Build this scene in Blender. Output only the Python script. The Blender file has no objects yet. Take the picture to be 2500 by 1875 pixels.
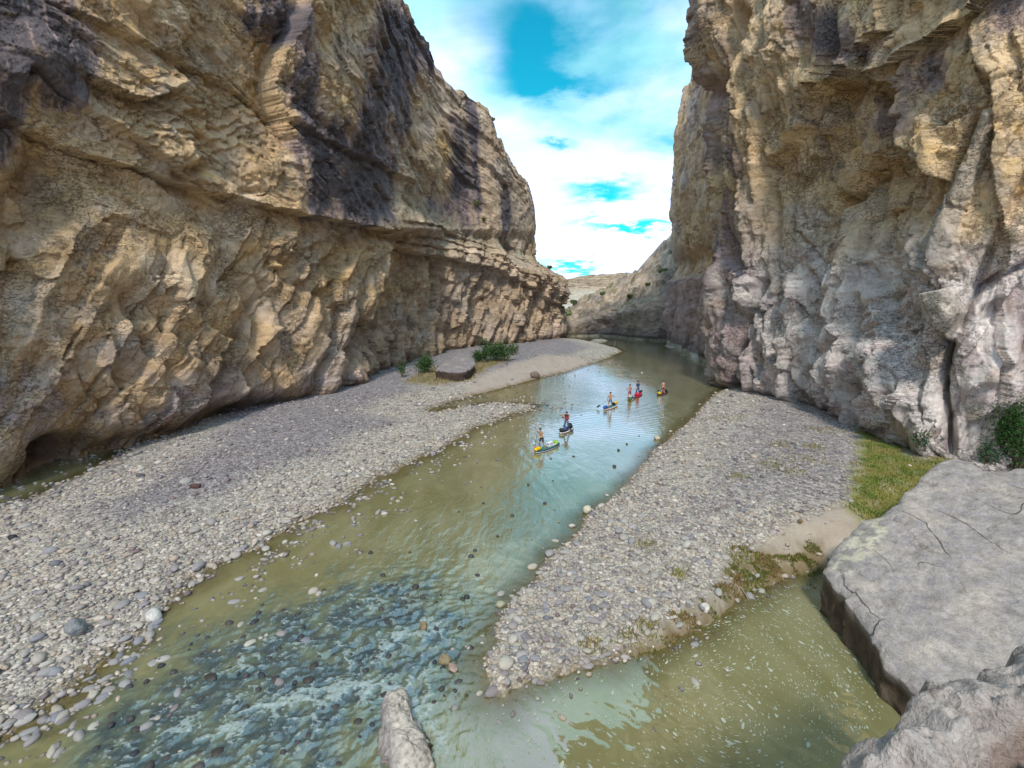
import bpy, bmesh, math, random
import numpy as np
from mathutils import Vector, Matrix

# ------------------------------------------------------------------ camera, sky, sun, exposure
scene = bpy.context.scene
COL = scene.collection
FPX, CAMH, PITCH = 1200.0, 14.0, math.radians(10.25)   # focal length in photograph pixels, eye height above the river
cam_data = bpy.data.cameras.new('camera')
cam_data.sensor_width = 36.0
cam_data.lens = FPX / 2500.0 * 36.0
cam_data.clip_start = 0.1
cam_data.clip_end = 6000.0
cam = bpy.data.objects.new('camera', cam_data)
cam.location = (0, 0, CAMH)
cam.rotation_euler = (math.pi / 2 - PITCH, 0, 0)
COL.objects.link(cam)
scene.camera = cam

SUN_EL, SUN_AZ = math.radians(49), math.radians(188)     # azimuth measured from +Y (up the canyon) towards +X
world = bpy.data.worlds.new('World')
scene.world = world
world.use_nodes = True
wn, wl = world.node_tree.nodes, world.node_tree.links
wn.clear()
def N(nodes, typ, **kw):
    n = nodes.new(typ)
    for k, v in kw.items():
        if k.startswith('i_'):
            n.inputs[k[2:].replace('_', ' ')].default_value = v
        else:
            setattr(n, k, v)
    return n
def math_node(nodes, links, op, a, b=None, c=None, clamp=False):
    n = nodes.new('ShaderNodeMath'); n.operation = op; n.use_clamp = clamp
    for i, v in enumerate((a, b, c)):
        if v is None: continue
        if isinstance(v, (int, float)): n.inputs[i].default_value = v
        else: links.new(v, n.inputs[i])
    return n.outputs[0]
def mix_color(nodes, links, fac, a, b, blend='MIX'):
    n = nodes.new('ShaderNodeMix'); n.data_type = 'RGBA'; n.blend_type = blend
    for i, v in ((0, fac), (6, a), (7, b)):
        if isinstance(v, (int, float)): n.inputs[i].default_value = v
        elif isinstance(v, tuple): n.inputs[i].default_value = (*v, 1) if len(v) == 3 else v
        else: links.new(v, n.inputs[i])
    return n.outputs[2]
def map_range(nodes, links, v, a, b, c=0.0, d=1.0, smooth=True):
    n = nodes.new('ShaderNodeMapRange'); n.interpolation_type = 'SMOOTHSTEP' if smooth else 'LINEAR'
    links.new(v, n.inputs[0])
    for i, x in enumerate((a, b, c, d)): n.inputs[i + 1].default_value = x
    return n.outputs[0]

def px_dir(px, py):
    d = Vector(((px - 1250) / FPX, math.cos(PITCH) + (937.5 - py) / FPX * math.sin(PITCH),
                -math.sin(PITCH) + (937.5 - py) / FPX * math.cos(PITCH)))
    return d.normalized()

def build_sky():
    sky = N(wn, 'ShaderNodeTexSky', sky_type='NISHITA', sun_disc=False)
    sky.sun_elevation = SUN_EL; sky.sun_rotation = SUN_AZ
    sky.air_density = 1.3; sky.dust_density = 0.6; sky.ozone_density = 1.5
    tc = N(wn, 'ShaderNodeTexCoord')
    sep = N(wn, 'ShaderNodeSeparateXYZ'); wl.new(tc.outputs['Generated'], sep.inputs[0])
    z = math_node(wn, wl, 'MAXIMUM', sep.outputs[2], 0.02)
    zz = math_node(wn, wl, 'ADD', z, 0.16)
    u = math_node(wn, wl, 'DIVIDE', sep.outputs[0], zz)
    v = math_node(wn, wl, 'DIVIDE', sep.outputs[1], zz)
    comb = N(wn, 'ShaderNodeCombineXYZ'); wl.new(u, comb.inputs[0]); wl.new(v, comb.inputs[1])
    n1 = N(wn, 'ShaderNodeTexNoise', i_Scale=1.15, i_Detail=9.0, i_Roughness=0.56, i_Distortion=0.35)
    off = N(wn, 'ShaderNodeVectorMath', operation='ADD'); wl.new(comb.outputs[0], off.inputs[0]); off.inputs[1].default_value = (3.7, 1.3, 0.4)
    wl.new(off.outputs[0], n1.inputs['Vector'])
    n2 = N(wn, 'ShaderNodeTexNoise', i_Scale=4.5, i_Detail=6.0, i_Roughness=0.6)
    wl.new(off.outputs[0], n2.inputs['Vector'])
    cov = math_node(wn, wl, 'ADD', n1.outputs[0], math_node(wn, wl, 'MULTIPLY', math_node(wn, wl, 'SUBTRACT', n2.outputs[0], 0.5), 0.22))
    # openings of blue in the cloud deck: (pixel x, y, half width, half height, strength)
    wob = N(wn, 'ShaderNodeVectorMath', operation='SCALE'); wob.inputs['Scale'].default_value = 0.10
    wsub = N(wn, 'ShaderNodeVectorMath', operation='SUBTRACT'); wl.new(n2.outputs['Color'], wsub.inputs[0]); wsub.inputs[1].default_value = (.5, .5, .5)
    wl.new(wsub.outputs[0], wob.inputs[0])
    dirv = N(wn, 'ShaderNodeVectorMath', operation='ADD'); wl.new(tc.outputs['Generated'], dirv.inputs[0]); wl.new(wob.outputs[0], dirv.inputs[1])
    total = None
    for (px, py, hw, hh, st) in SKY_OPENINGS:
        c = px_dir(px, py)
        right = Vector((c.y, -c.x, 0)).normalized(); up = right.cross(c).normalized()
        df = N(wn, 'ShaderNodeVectorMath', operation='SUBTRACT'); wl.new(dirv.outputs[0], df.inputs[0]); df.inputs[1].default_value = c
        da = N(wn, 'ShaderNodeVectorMath', operation='DOT_PRODUCT'); wl.new(df.outputs[0], da.inputs[0]); da.inputs[1].default_value = right * (FPX / hw)
        db = N(wn, 'ShaderNodeVectorMath', operation='DOT_PRODUCT'); wl.new(df.outputs[0], db.inputs[0]); db.inputs[1].default_value = up * (FPX / hh)
        r2 = math_node(wn, wl, 'ADD', math_node(wn, wl, 'MULTIPLY', da.outputs['Value'], da.outputs['Value']),
                       math_node(wn, wl, 'MULTIPLY', db.outputs['Value'], db.outputs['Value']))
        g = math_node(wn, wl, 'MULTIPLY', math_node(wn, wl, 'EXPONENT', math_node(wn, wl, 'MULTIPLY', r2, -1.0)), st)
        total = g if total is None else math_node(wn, wl, 'ADD', total, g)
    cov = math_node(wn, wl, 'SUBTRACT', cov, total)
    fac = map_range(wn, wl, cov, -0.06, 0.52)
    # open sky: the physical sky, tinted towards the photograph's turquoise
    blue = mix_color(wn, wl, 1.0, sky.outputs[0], SKY_TINT, 'MULTIPLY')
    tone = N(wn, 'ShaderNodeTexNoise', i_Scale=2.3, i_Detail=5.0)
    wl.new(comb.outputs[0], tone.inputs['Vector'])
    aqua = math_node(wn, wl, 'MULTIPLY', map_range(wn, wl, sep.outputs[2], 0.16, 0.40), map_range(wn, wl, tone.outputs[0], 0.66, 0.38))
    ccol = mix_color(wn, wl, aqua, CLOUD_B, CLOUD_A)
    # thin cloud lets the turquoise through
    col = mix_color(wn, wl, fac, blue, ccol)
    bg = N(wn, 'ShaderNodeBackground'); bg.inputs['Strength'].default_value = 0.1
    wl.new(col, bg.inputs['Color'])
    out = N(wn, 'ShaderNodeOutputWorld'); wl.new(bg.outputs[0], out.inputs['Surface'])
SKY_OPENINGS = [(1290, 110, 72, 95, 0.46), (1375, 208, 90, 20, 0.28), (1480, 465, 85, 20, 0.5), (1545, 552, 110, 15, 0.75), (1360, 350, 40, 12, 0.35),
                (1400, 655, 110, 10, 0.5), (1640, 350, 90, 22, 0.2), (1530, 130, 190, 150, 0.24), (1400, -60, 300, 90, 0.22), (1150, 60, 60, 120, .12)]
SKY_TINT = (0.07, 1.48, 1.52)
CLOUD_A, CLOUD_B = (5.6, 10.8, 10.9), (11.2, 12.8, 19.5)
build_sky()

sun_data = bpy.data.lights.new('sun', 'SUN')
sun_data.energy = 3.0; sun_data.angle = math.radians(8); sun_data.color = (1.0, 0.91, 0.80)
sun = bpy.data.objects.new('sun', sun_data)
sd = Vector((math.sin(SUN_AZ) * math.cos(SUN_EL), math.cos(SUN_AZ) * math.cos(SUN_EL), math.sin(SUN_EL)))
sun.rotation_euler = sd.to_track_quat('Z', 'Y').to_euler()
sun.location = sd * 300
COL.objects.link(sun)
vs = scene.view_settings
vs.view_transform = 'Standard'; vs.look = 'None'; vs.gamma = 1.0; vs.exposure = 0.14; vs.use_curve_mapping = False
scene.cycles.use_denoising = True
scene.cycles.max_bounces = 6

# ------------------------------------------------------------------ numeric helpers
rng = np.random.default_rng(11)
random.seed(5)
SP, CP = math.sin(PITCH), math.cos(PITCH)

def unproj(px, py, z=0.0):
    """photograph pixel -> world point on the horizontal plane z"""
    px = np.asarray(px, float); py = np.asarray(py, float)
    v = (py - 937.5) / FPX
    dep = (CAMH - z) / (SP + v * CP)
    return np.stack([dep * (px - 1250) / FPX, dep * (CP - v * SP), np.zeros_like(dep) + z], -1)
def unproj_d(px, py, dep):
    v = (py - 937.5) / FPX
    return np.array([dep * (px - 1250) / FPX, dep * (CP - v * SP), CAMH - dep * (SP + v * CP)])
def proj(P):
    """world points (n,3) -> photograph pixels"""
    x, y, z = P[..., 0], P[..., 1], P[..., 2] - CAMH
    dep = np.maximum(y * CP - z * SP, 0.3)
    return 1250 + FPX * x / dep, 937.5 - FPX * (y * SP + z * CP) / dep

def _hash(ix, iy, seed):
    h = (ix.astype(np.int64) * 374761393 + iy.astype(np.int64) * 668265263 + seed * 974634777) & 0xFFFFFFFF
    h = ((h ^ (h >> 13)) * 1274126177) & 0xFFFFFFFF
    h = ((h ^ (h >> 16)) * 2246822519) & 0xFFFFFFFF
    return ((h ^ (h >> 13)) & 0xFFFFFF) / float(0xFFFFFF)
def perlin(x, y, seed=0):
    ix = np.floor(x); iy = np.floor(y); fx = x - ix; fy = y - iy
    u = fx * fx * fx * (fx * (fx * 6 - 15) + 10); v = fy * fy * fy * (fy * (fy * 6 - 15) + 10)
    def g(dx, dy):
        a = _hash(ix + dx, iy + dy, seed) * (2 * math.pi)
        return np.cos(a) * (fx - dx) + np.sin(a) * (fy - dy)
    a = g(0, 0); b = g(1, 0); c = g(0, 1); d = g(1, 1)
    return ((a + u * (b - a)) * (1 - v) + (c + u * (d - c)) * v) * 1.5
def fbm(x, y, octv=5, seed=0, gain=0.5, ridged=False):
    r = 0.0; a = 1.0; f = 1.0; t = 0.0
    for o in range(octv):
        n = perlin(x * f, y * f, seed + o * 17)
        if ridged: n = 1 - 2 * np.abs(n)
        r = r + a * n; t += a; a *= gain; f *= 2.03
    return r / t
def facets(x, y, seed=0, jit=0.9, tilt=1.6):
    """broken-rock relief: every Voronoi cell is a tilted plane; returns height, distance to the joint, cell value"""
    ix = np.floor(x); iy = np.floor(y)
    f1 = np.full(x.shape, 9.0); f2 = np.full(x.shape, 9.0); val = np.zeros(x.shape); cid = np.zeros(x.shape)
    for dx in (-1, 0, 1):
        for dy in (-1, 0, 1):
            cx = ix + dx; cy = iy + dy
            px = cx + 0.5 + (_hash(cx, cy, seed) - .5) * jit; py = cy + 0.5 + (_hash(cx, cy, seed + 1) - .5) * jit
            ex = x - px; ey = y - py; d = np.sqrt(ex * ex + ey * ey)
            gx = (_hash(cx, cy, seed + 2) - .5) * tilt; gy = (_hash(cx, cy, seed + 3) - .5) * tilt
            c = _hash(cx, cy, seed + 4)
            h = (c - .5) + gx * ex + gy * ey
            nearer = d < f1
            f2 = np.where(nearer, f1, np.minimum(f2, d))
            val = np.where(nearer, h, val); cid = np.where(nearer, c, cid); f1 = np.where(nearer, d, f1)
    return val, f2 - f1, cid
def sstep(a, b, x):
    t = np.clip((x - a) / (b - a), 0, 1)
    return t * t * (3 - 2 * t)
def poly_dist(x, y, pts, closed=False):
    """distance to a polyline and, when closed, negative inside"""
    pts = np.asarray(pts, float); n = len(pts)
    best = np.full(x.shape, 1e18); inside = np.zeros(x.shape, bool)
    for i in range(n if closed else n - 1):
        a = pts[i]; b = pts[(i + 1) % n]; d = b - a; L = max(d @ d, 1e-9)
        t = np.clip(((x - a[0]) * d[0] + (y - a[1]) * d[1]) / L, 0, 1)
        q = (x - a[0] - t * d[0]) ** 2 + (y - a[1] - t * d[1]) ** 2
        best = np.minimum(best, q)
        if closed:
            c = ((a[1] > y) != (b[1] > y))
            with np.errstate(divide='ignore', invalid='ignore'):
                xi = (b[0] - a[0]) * (y - a[1]) / (b[1] - a[1] if b[1] != a[1] else 1e-9) + a[0]
            inside ^= c & (x < xi)
    best = np.sqrt(best)
    return np.where(inside, -best, best) if closed else best
def gauss(u, v, cu, cv, ru, rv):
    return np.exp(-((u - cu) / ru) ** 2 - ((v - cv) / rv) ** 2)
def lerp3(a, b, t):
    return a + (np.asarray(b) - a) * t[..., None]

# ------------------------------------------------------------------ mesh helpers
def mesh_np(name, verts, faces, mat=None, colors=None, attrs=None, smooth=True, parent=None):
    """faces: (n,3) or (n,4) int array"""
    verts = np.ascontiguousarray(verts, np.float32); faces = np.ascontiguousarray(faces, np.int32)
    me = bpy.data.meshes.new(name)
    me.vertices.add(len(verts)); me.vertices.foreach_set('co', verts.ravel())
    k = faces.shape[1]
    me.loops.add(faces.size); me.loops.foreach_set('vertex_index', faces.ravel())
    me.polygons.add(len(faces)); me.polygons.foreach_set('loop_start', np.arange(0, faces.size, k, dtype=np.int32))
    me.polygons.foreach_set('use_smooth', np.full(len(faces), smooth, bool))
    me.update(calc_edges=True)
    if colors is not None:
        at = me.color_attributes.new('Col', 'FLOAT_COLOR', 'POINT')
        c = np.ones((len(verts), 4), np.float32); c[:, :3] = colors
        at.data.foreach_set('color', c.ravel())
    for k2, v in (attrs or {}).items():
        at = me.attributes.new(k2, 'FLOAT', 'POINT'); at.data.foreach_set('value', np.ascontiguousarray(v, np.float32).ravel())
    if mat: me.materials.append(mat)
    ob = bpy.data.objects.new(name, me); COL.objects.link(ob)
    if parent: ob.parent = parent
    return ob
def grid_faces(nr, nc, flip=False):
    i = np.arange(nr - 1)[:, None] * nc + np.arange(nc - 1)[None, :]
    q = np.stack([i, i + 1, i + nc + 1, i + nc], -1).reshape(-1, 4)
    return q[:, ::-1] if flip else q
def tag(o, label=None, cat=None, group=None, kind=None):
    if label: o['label'] = label
    if cat: o['category'] = cat
    if group: o['group'] = group
    if kind: o['kind'] = kind
    return o
def empty(name, loc, rz=0.0):
    o = bpy.data.objects.new(name, None); COL.objects.link(o)
    o.location = loc; o.rotation_euler = (0, 0, rz); o.empty_display_size = 0.2
    return o

# ------------------------------------------------------------------ materials
def new_mat(name):
    m = bpy.data.materials.new(name); m.use_nodes = True
    nt = m.node_tree; nt.nodes.clear()
    out = nt.nodes.new('ShaderNodeOutputMaterial'); b = nt.nodes.new('ShaderNodeBsdfPrincipled')
    nt.links.new(b.outputs[0], out.inputs[0])
    return m, nt.nodes, nt.links, b
def plain_mat(name, col, rough=0.6, noise=0.12, scale=18.0, metallic=0.0, bump=0.0):
    m, n, l, b = new_mat(name)
    tc = N(n, 'ShaderNodeTexCoord'); t = N(n, 'ShaderNodeTexNoise', i_Scale=scale, i_Detail=4.0)
    l.new(tc.outputs['Object'], t.inputs['Vector'])
    f = map_range(n, l, t.outputs[0], 0.3, 0.7, 1 - noise, 1 + noise, False)
    c = mix_color(n, l, 1.0, col, (1, 1, 1), 'MULTIPLY')
    vm = N(n, 'ShaderNodeVectorMath', operation='SCALE'); l.new(c, vm.inputs[0]); l.new(f, vm.inputs['Scale'])
    l.new(vm.outputs[0], b.inputs['Base Color'])
    b.inputs['Roughness'].default_value = rough; b.inputs['Metallic'].default_value = metallic
    if bump:
        bp = N(n, 'ShaderNodeBump', i_Strength=bump, i_Distance=0.02); l.new(t.outputs[0], bp.inputs['Height']); l.new(bp.outputs[0], b.inputs['Normal'])
    return m
def rock_mat(name, scales, bumpd, rough=0.85, speck=0.25, use_random=False, base=(0.4, 0.38, 0.35)):
    """rock: colour from the vertex attribute (or a base colour varied per object) with grain, specks and fine relief"""
    m, n, l, b = new_mat(name)
    geo = N(n, 'ShaderNodeNewGeometry'); tc = N(n, 'ShaderNodeTexCoord')
    vec = tc.outputs['Object']
    if use_random:
        oi = N(n, 'ShaderNodeObjectInfo'); at = N(n, 'ShaderNodeAttribute', attribute_name='Col')
        ramp = N(n, 'ShaderNodeValToRGB'); l.new(oi.outputs['Random'], ramp.inputs[0])
        els = ramp.color_ramp.elements
        stops = use_random
        els[0].position = 0; els[0].color = (*stops[0], 1); els[1].position = 1; els[1].color = (*stops[-1], 1)
        for i, c in enumerate(stops[1:-1]):
            e = els.new((i + 1) / (len(stops) - 1)); e.color = (*c, 1)
        colr = ramp.outputs[0]
    else:
        at = N(n, 'ShaderNodeAttribute', attribute_name='Col'); colr = at.outputs['Color']
    hs = None; fac = None
    for i, (s, w) in enumerate(scales):
        t = N(n, 'ShaderNodeTexNoise', i_Scale=s, i_Detail=4.0, i_Roughness=0.65)
        l.new(vec, t.inputs['Vector'])
        hw = math_node(n, l, 'MULTIPLY', t.outputs[0], w)
        hs = hw if hs is None else math_node(n, l, 'ADD', hs, hw)
        f = map_range(n, l, t.outputs[0], 0.28, 0.72, 1 - speck, 1 + speck, False)
        fac = f if fac is None else math_node(n, l, 'MULTIPLY', fac, f)
    vm = N(n, 'ShaderNodeVectorMath', operation='SCALE'); l.new(colr, vm.inputs[0]); l.new(fac, vm.inputs['Scale'])
    l.new(vm.outputs[0], b.inputs['Base Color'])
    b.inputs['Roughness'].default_value = rough
    b.inputs['Specular IOR Level'].default_value = 0.25
    bp = N(n, 'ShaderNodeBump', i_Strength=1.0, i_Distance=bumpd); l.new(hs, bp.inputs['Height']); l.new(bp.outputs[0], b.inputs['Normal'])
    return m
def cliff_mat():
    m, n, l, b = new_mat('limestone_cliff')
    tc = N(n, 'ShaderNodeTexCoord'); at = N(n, 'ShaderNodeAttribute', attribute_name='Col')
    vec = tc.outputs['Object']
    def noise(sc, det, rough, rot=(0, 0, 0), scl=(1, 1, 1), dist=0.0):
        mp = N(n, 'ShaderNodeMapping'); mp.inputs['Rotation'].default_value = rot; mp.inputs['Scale'].default_value = scl; l.new(vec, mp.inputs[0])
        t = N(n, 'ShaderNodeTexNoise', i_Scale=sc, i_Detail=det, i_Roughness=rough, i_Distortion=dist); l.new(mp.outputs[0], t.inputs['Vector']); return t.outputs[0]
    def line(t, w):   # thin joints where the noise crosses its mean
        return map_range(n, l, math_node(n, l, 'ABSOLUTE', math_node(n, l, 'SUBTRACT', t, .5)), 0.0, w)
    a = noise(.55, 6.0, .68, dist=.3)
    c1 = line(noise(.7, 4.0, .6, (.9, .6, .3), (1, 1, 1.9), .4), .018); c2 = line(noise(1.9, 3.0, .6, (-.7, .3, .9), (1, 1, 1.8)), .028)
    g = noise(7.0, 3.0, .7)
    brk = map_range(n, l, noise(.22, 3.0, .6), .42, .58)      # shattered and whole areas
    brk2 = map_range(n, l, noise(.16, 3.0, .6, (1.1, .2, .5)), .47, .60)
    joints = math_node(n, l, 'MULTIPLY', math_node(n, l, 'MAXIMUM', c1, math_node(n, l, 'SUBTRACT', 1.0, brk2)), math_node(n, l, 'MAXIMUM', c2, math_node(n, l, 'SUBTRACT', 1.0, brk)))
    fac = math_node(n, l, 'MULTIPLY', map_range(n, l, a, .3, .7, .76, 1.26, False), map_range(n, l, g, .25, .75, .78, 1.22, False))
    fac = math_node(n, l, 'MULTIPLY', fac, map_range(n, l, joints, 0, 1, .55, 1.0, False))
    vm = N(n, 'ShaderNodeVectorMath', operation='SCALE'); l.new(at.outputs['Color'], vm.inputs[0]); l.new(fac, vm.inputs['Scale'])
    l.new(vm.outputs[0], b.inputs['Base Color']); b.inputs['Roughness'].default_value = .88; b.inputs['Specular IOR Level'].default_value = .2
    h = math_node(n, l, 'ADD', math_node(n, l, 'MULTIPLY', a, 1.1), math_node(n, l, 'ADD', math_node(n, l, 'MULTIPLY', joints, .30), math_node(n, l, 'MULTIPLY', g, .10)))
    bp = N(n, 'ShaderNodeBump', i_Strength=1.0, i_Distance=.30); l.new(h, bp.inputs['Height']); l.new(bp.outputs[0], b.inputs['Normal'])
    return m
M_CLIFF = cliff_mat()
M_FAR = rock_mat('distant_limestone', [(0.25, 1.0), (1.1, 0.4)], 1.0, speck=0.22)
M_BOULDER = rock_mat('boulder_limestone', [(1.6, 1.0), (9.0, 0.35)], 0.12, speck=0.22)
M_STONE = rock_mat('river_stone', [(6.0, 1.0), (30.0, 0.2)], 0.02, speck=0.12)
M_COBBLE = rock_mat('pale_cobble', [(5.0, 1.0), (30.0, 0.2)], 0.02, speck=0.12, use_random=[(0.30, 0.285, 0.275), (0.40, 0.37, 0.32), (0.27, 0.26, 0.27), (0.46, 0.44, 0.40), (0.36, 0.32, 0.26)])
M_GREYCOB = rock_mat('grey_cobble', [(5.0, 1.0), (30.0, 0.2)], 0.02, speck=0.12, use_random=[(0.17, 0.17, 0.19), (0.30, 0.29, 0.30), (0.22, 0.19, 0.20), (0.36, 0.34, 0.33), (0.2, 0.21, 0.25)])
M_WETROCK = rock_mat('wet_dark_rock', [(5.0, 1.0), (30.0, 0.2)], 0.02, rough=0.25, speck=0.15, use_random=[(0.035, 0.040, 0.05), (0.075, 0.070, 0.07), (0.05, 0.045, 0.04)])
def add_cracks(m, sc, w, rots, depth=.25):
    """thin wandering cracks, dark and recessed, over an existing rock material"""
    n, l = m.node_tree.nodes, m.node_tree.links; b = [q for q in n if q.type == 'BSDF_PRINCIPLED'][0]; bp = [q for q in n if q.type == 'BUMP'][0]
    tc = N(n, 'ShaderNodeTexCoord'); k = None
    for i, rot in enumerate(rots):
        mp = N(n, 'ShaderNodeMapping'); mp.inputs['Rotation'].default_value = rot; mp.inputs['Scale'].default_value = (1, .35, 1); mp.inputs['Location'].default_value = (3.1 * i, 1.7 * i, 0); l.new(tc.outputs['Object'], mp.inputs[0])
        t = N(n, 'ShaderNodeTexNoise', i_Scale=sc, i_Detail=2.5, i_Roughness=.5); l.new(mp.outputs[0], t.inputs['Vector'])
        q = map_range(n, l, math_node(n, l, 'ABSOLUTE', math_node(n, l, 'SUBTRACT', t.outputs[0], .5)), 0.0, w)
        k = q if k is None else math_node(n, l, 'MULTIPLY', k, q)
    ms = N(n, 'ShaderNodeTexNoise', i_Scale=sc * .8, i_Detail=2.0); l.new(tc.outputs['Object'], ms.inputs['Vector'])
    k = math_node(n, l, 'MAXIMUM', k, map_range(n, l, ms.outputs[0], .56, .46))
    src = b.inputs['Base Color'].links[0].from_socket
    vm = N(n, 'ShaderNodeVectorMath', operation='SCALE'); l.new(src, vm.inputs[0]); l.new(map_range(n, l, k, 0, 1, .38, 1.0, False), vm.inputs['Scale']); l.new(vm.outputs[0], b.inputs['Base Color'])
    hs = bp.inputs['Height'].links[0].from_socket; l.new(math_node(n, l, 'ADD', hs, math_node(n, l, 'MULTIPLY', k, depth)), bp.inputs['Height'])
M_SLAB = rock_mat('grey_slab', [(2.2, 1.0), (14.0, 0.5)], 0.07, speck=0.26)
M_LEDGE = rock_mat('pitted_ledge', [(3.5, 1.0), (22.0, 0.6)], 0.07, speck=0.24)
add_cracks(M_SLAB, .20, .0026, [(0, 0, .5), (0, 0, -.9)], .6)
# ------------------------------------------------------------------ cliffs
TAN = np.array([0.53, 0.365, 0.205]); PALE = np.array([0.62, 0.485, 0.345]); OCHRE = np.array([0.48, 0.30, 0.105])
GREY = np.array([0.43, 0.37, 0.325]); LILAC = np.array([0.35, 0.26, 0.265]); DARK = np.array([0.10, 0.088, 0.098]); BROWN = np.array([0.25, 0.165, 0.09])

def smooth_curve(pts, per=24):
    """Catmull-Rom through plan points, returned with arc length"""
    p = np.asarray(pts, float); p = np.vstack([2 * p[0] - p[1], p, 2 * p[-1] - p[-2]])
    out = []
    for i in range(1, len(p) - 2):
        t = np.linspace(0, 1, per, endpoint=False)[:, None]
        a, b, c, d = p[i - 1], p[i], p[i + 1], p[i + 2]
        out.append(0.5 * ((2 * b) + (-a + c) * t + (2 * a - 5 * b + 4 * c - d) * t ** 2 + (-a + 3 * b - 3 * c + d) * t ** 3))
    out = np.vstack(out + [p[-2][None]])
    s = np.concatenate([[0], np.cumsum(np.linalg.norm(np.diff(out, axis=0), axis=1))])
    return out, s

def cliff_grid(plan, side, ncol, nrow, top_fn, zbase=-1.0, vis=0.86, xr=(-120, 2620), over=0.12):
    """a cliff face over a plan curve: columns spread evenly over the picture, rows mostly over the part in frame.
    side=+1: the river lies to the right of the curve's direction. Returns dict of arrays (nrow, ncol)"""
    c, s = smooth_curve(plan)
    P = np.concatenate([c, np.zeros((len(c), 1))], 1)
    px, _ = proj(P)
    front = P[:, 1] > 6
    dens = np.full(len(s), 0.0)
    dpx = np.abs(np.gradient(px)); ds = np.gradient(s)
    inside = front & (px > xr[0]) & (px < xr[1])
    dist = np.linalg.norm(P[:, :2], axis=1)
    dens = np.where(inside, dpx + 0.35 * ds * FPX / np.maximum(dist, 8), ds * 4.0)
    cum = np.concatenate([[0], np.cumsum(dens[1:])])
    sc = np.interp(np.linspace(0, cum[-1], ncol), cum, s)
    X = np.interp(sc, s, c[:, 0]); Y = np.interp(sc, s, c[:, 1])
    tx = np.interp(sc, s, np.gradient(c[:, 0], s)); ty = np.interp(sc, s, np.gradient(c[:, 1], s))
    k = 9; ker = np.hanning(2 * k + 1); ker /= ker.sum()
    sm = lambda a: np.convolve(np.pad(a, k, mode='edge'), ker, 'valid')
    tx, ty = sm(tx), sm(ty); L = np.hypot(tx, ty); tx /= L; ty /= L
    nx, ny = ty * side, -tx * side
    T = top_fn(sc, X, Y)
    # height at the top edge of the picture
    dd = np.maximum(Y, 8)
    elev = math.atan(937.5 / FPX) - PITCH
    zv = np.where(Y > 6, CAMH + dd * math.tan(elev) * 1.08, T * 0.6)
    zv = np.minimum(zv, T - 0.5)
    t = np.linspace(0, 1, nrow)[:, None]
    h = np.where(t < vis, zbase + (zv - zbase)[None] * (t / vis), zv[None] + (T - zv)[None] * (t - vis) / (1 - vis))
    P0 = np.stack([np.broadcast_to(X, h.shape), np.broadcast_to(Y, h.shape), h], -1)
    u, v = proj(P0)
    return dict(s=np.broadcast_to(sc, h.shape).copy(), h=h, P0=P0, n=np.stack([nx, ny], -1), u=u, v=v, T=T, nc=ncol, nr=nrow, X=X, Y=Y)

def finish_cliff(name, G, off, rgb, side, mat, back=70.0, extra_shift=None):
    nr, nc = G['nr'], G['nc']
    P = G['P0'].copy()
    P[..., 0] += G['n'][None, :, 0] * off; P[..., 1] += G['n'][None, :, 1] * off
    if extra_shift is not None: P += extra_shift
    # plateau behind the brow
    rows = [P]; cols = [rgb]
    for k, (b, dz) in enumerate(((3.0, 0.7), (10, 1.6), (28, 2.2), (back, 2.6))):
        R = P[-1:].copy()
        R[..., 0] -= G['n'][None, :, 0] * b; R[..., 1] -= G['n'][None, :, 1] * b
        R[..., 2] += dz + 0.5 * perlin(R[..., 0] * .2, R[..., 1] * .2, 60 + k)
        rows.append(R); cols.append(rgb[-1:])
    V = np.concatenate(rows, 0); C = np.concatenate(cols, 0)
    f = grid_faces(V.shape[0], nc, flip=(side < 0))
    ob = mesh_np(name, V.reshape(-1, 3), f, mat, colors=C.reshape(-1, 3))
    ob['kind'] = 'structure'
    G['P'] = P
    return ob

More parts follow.
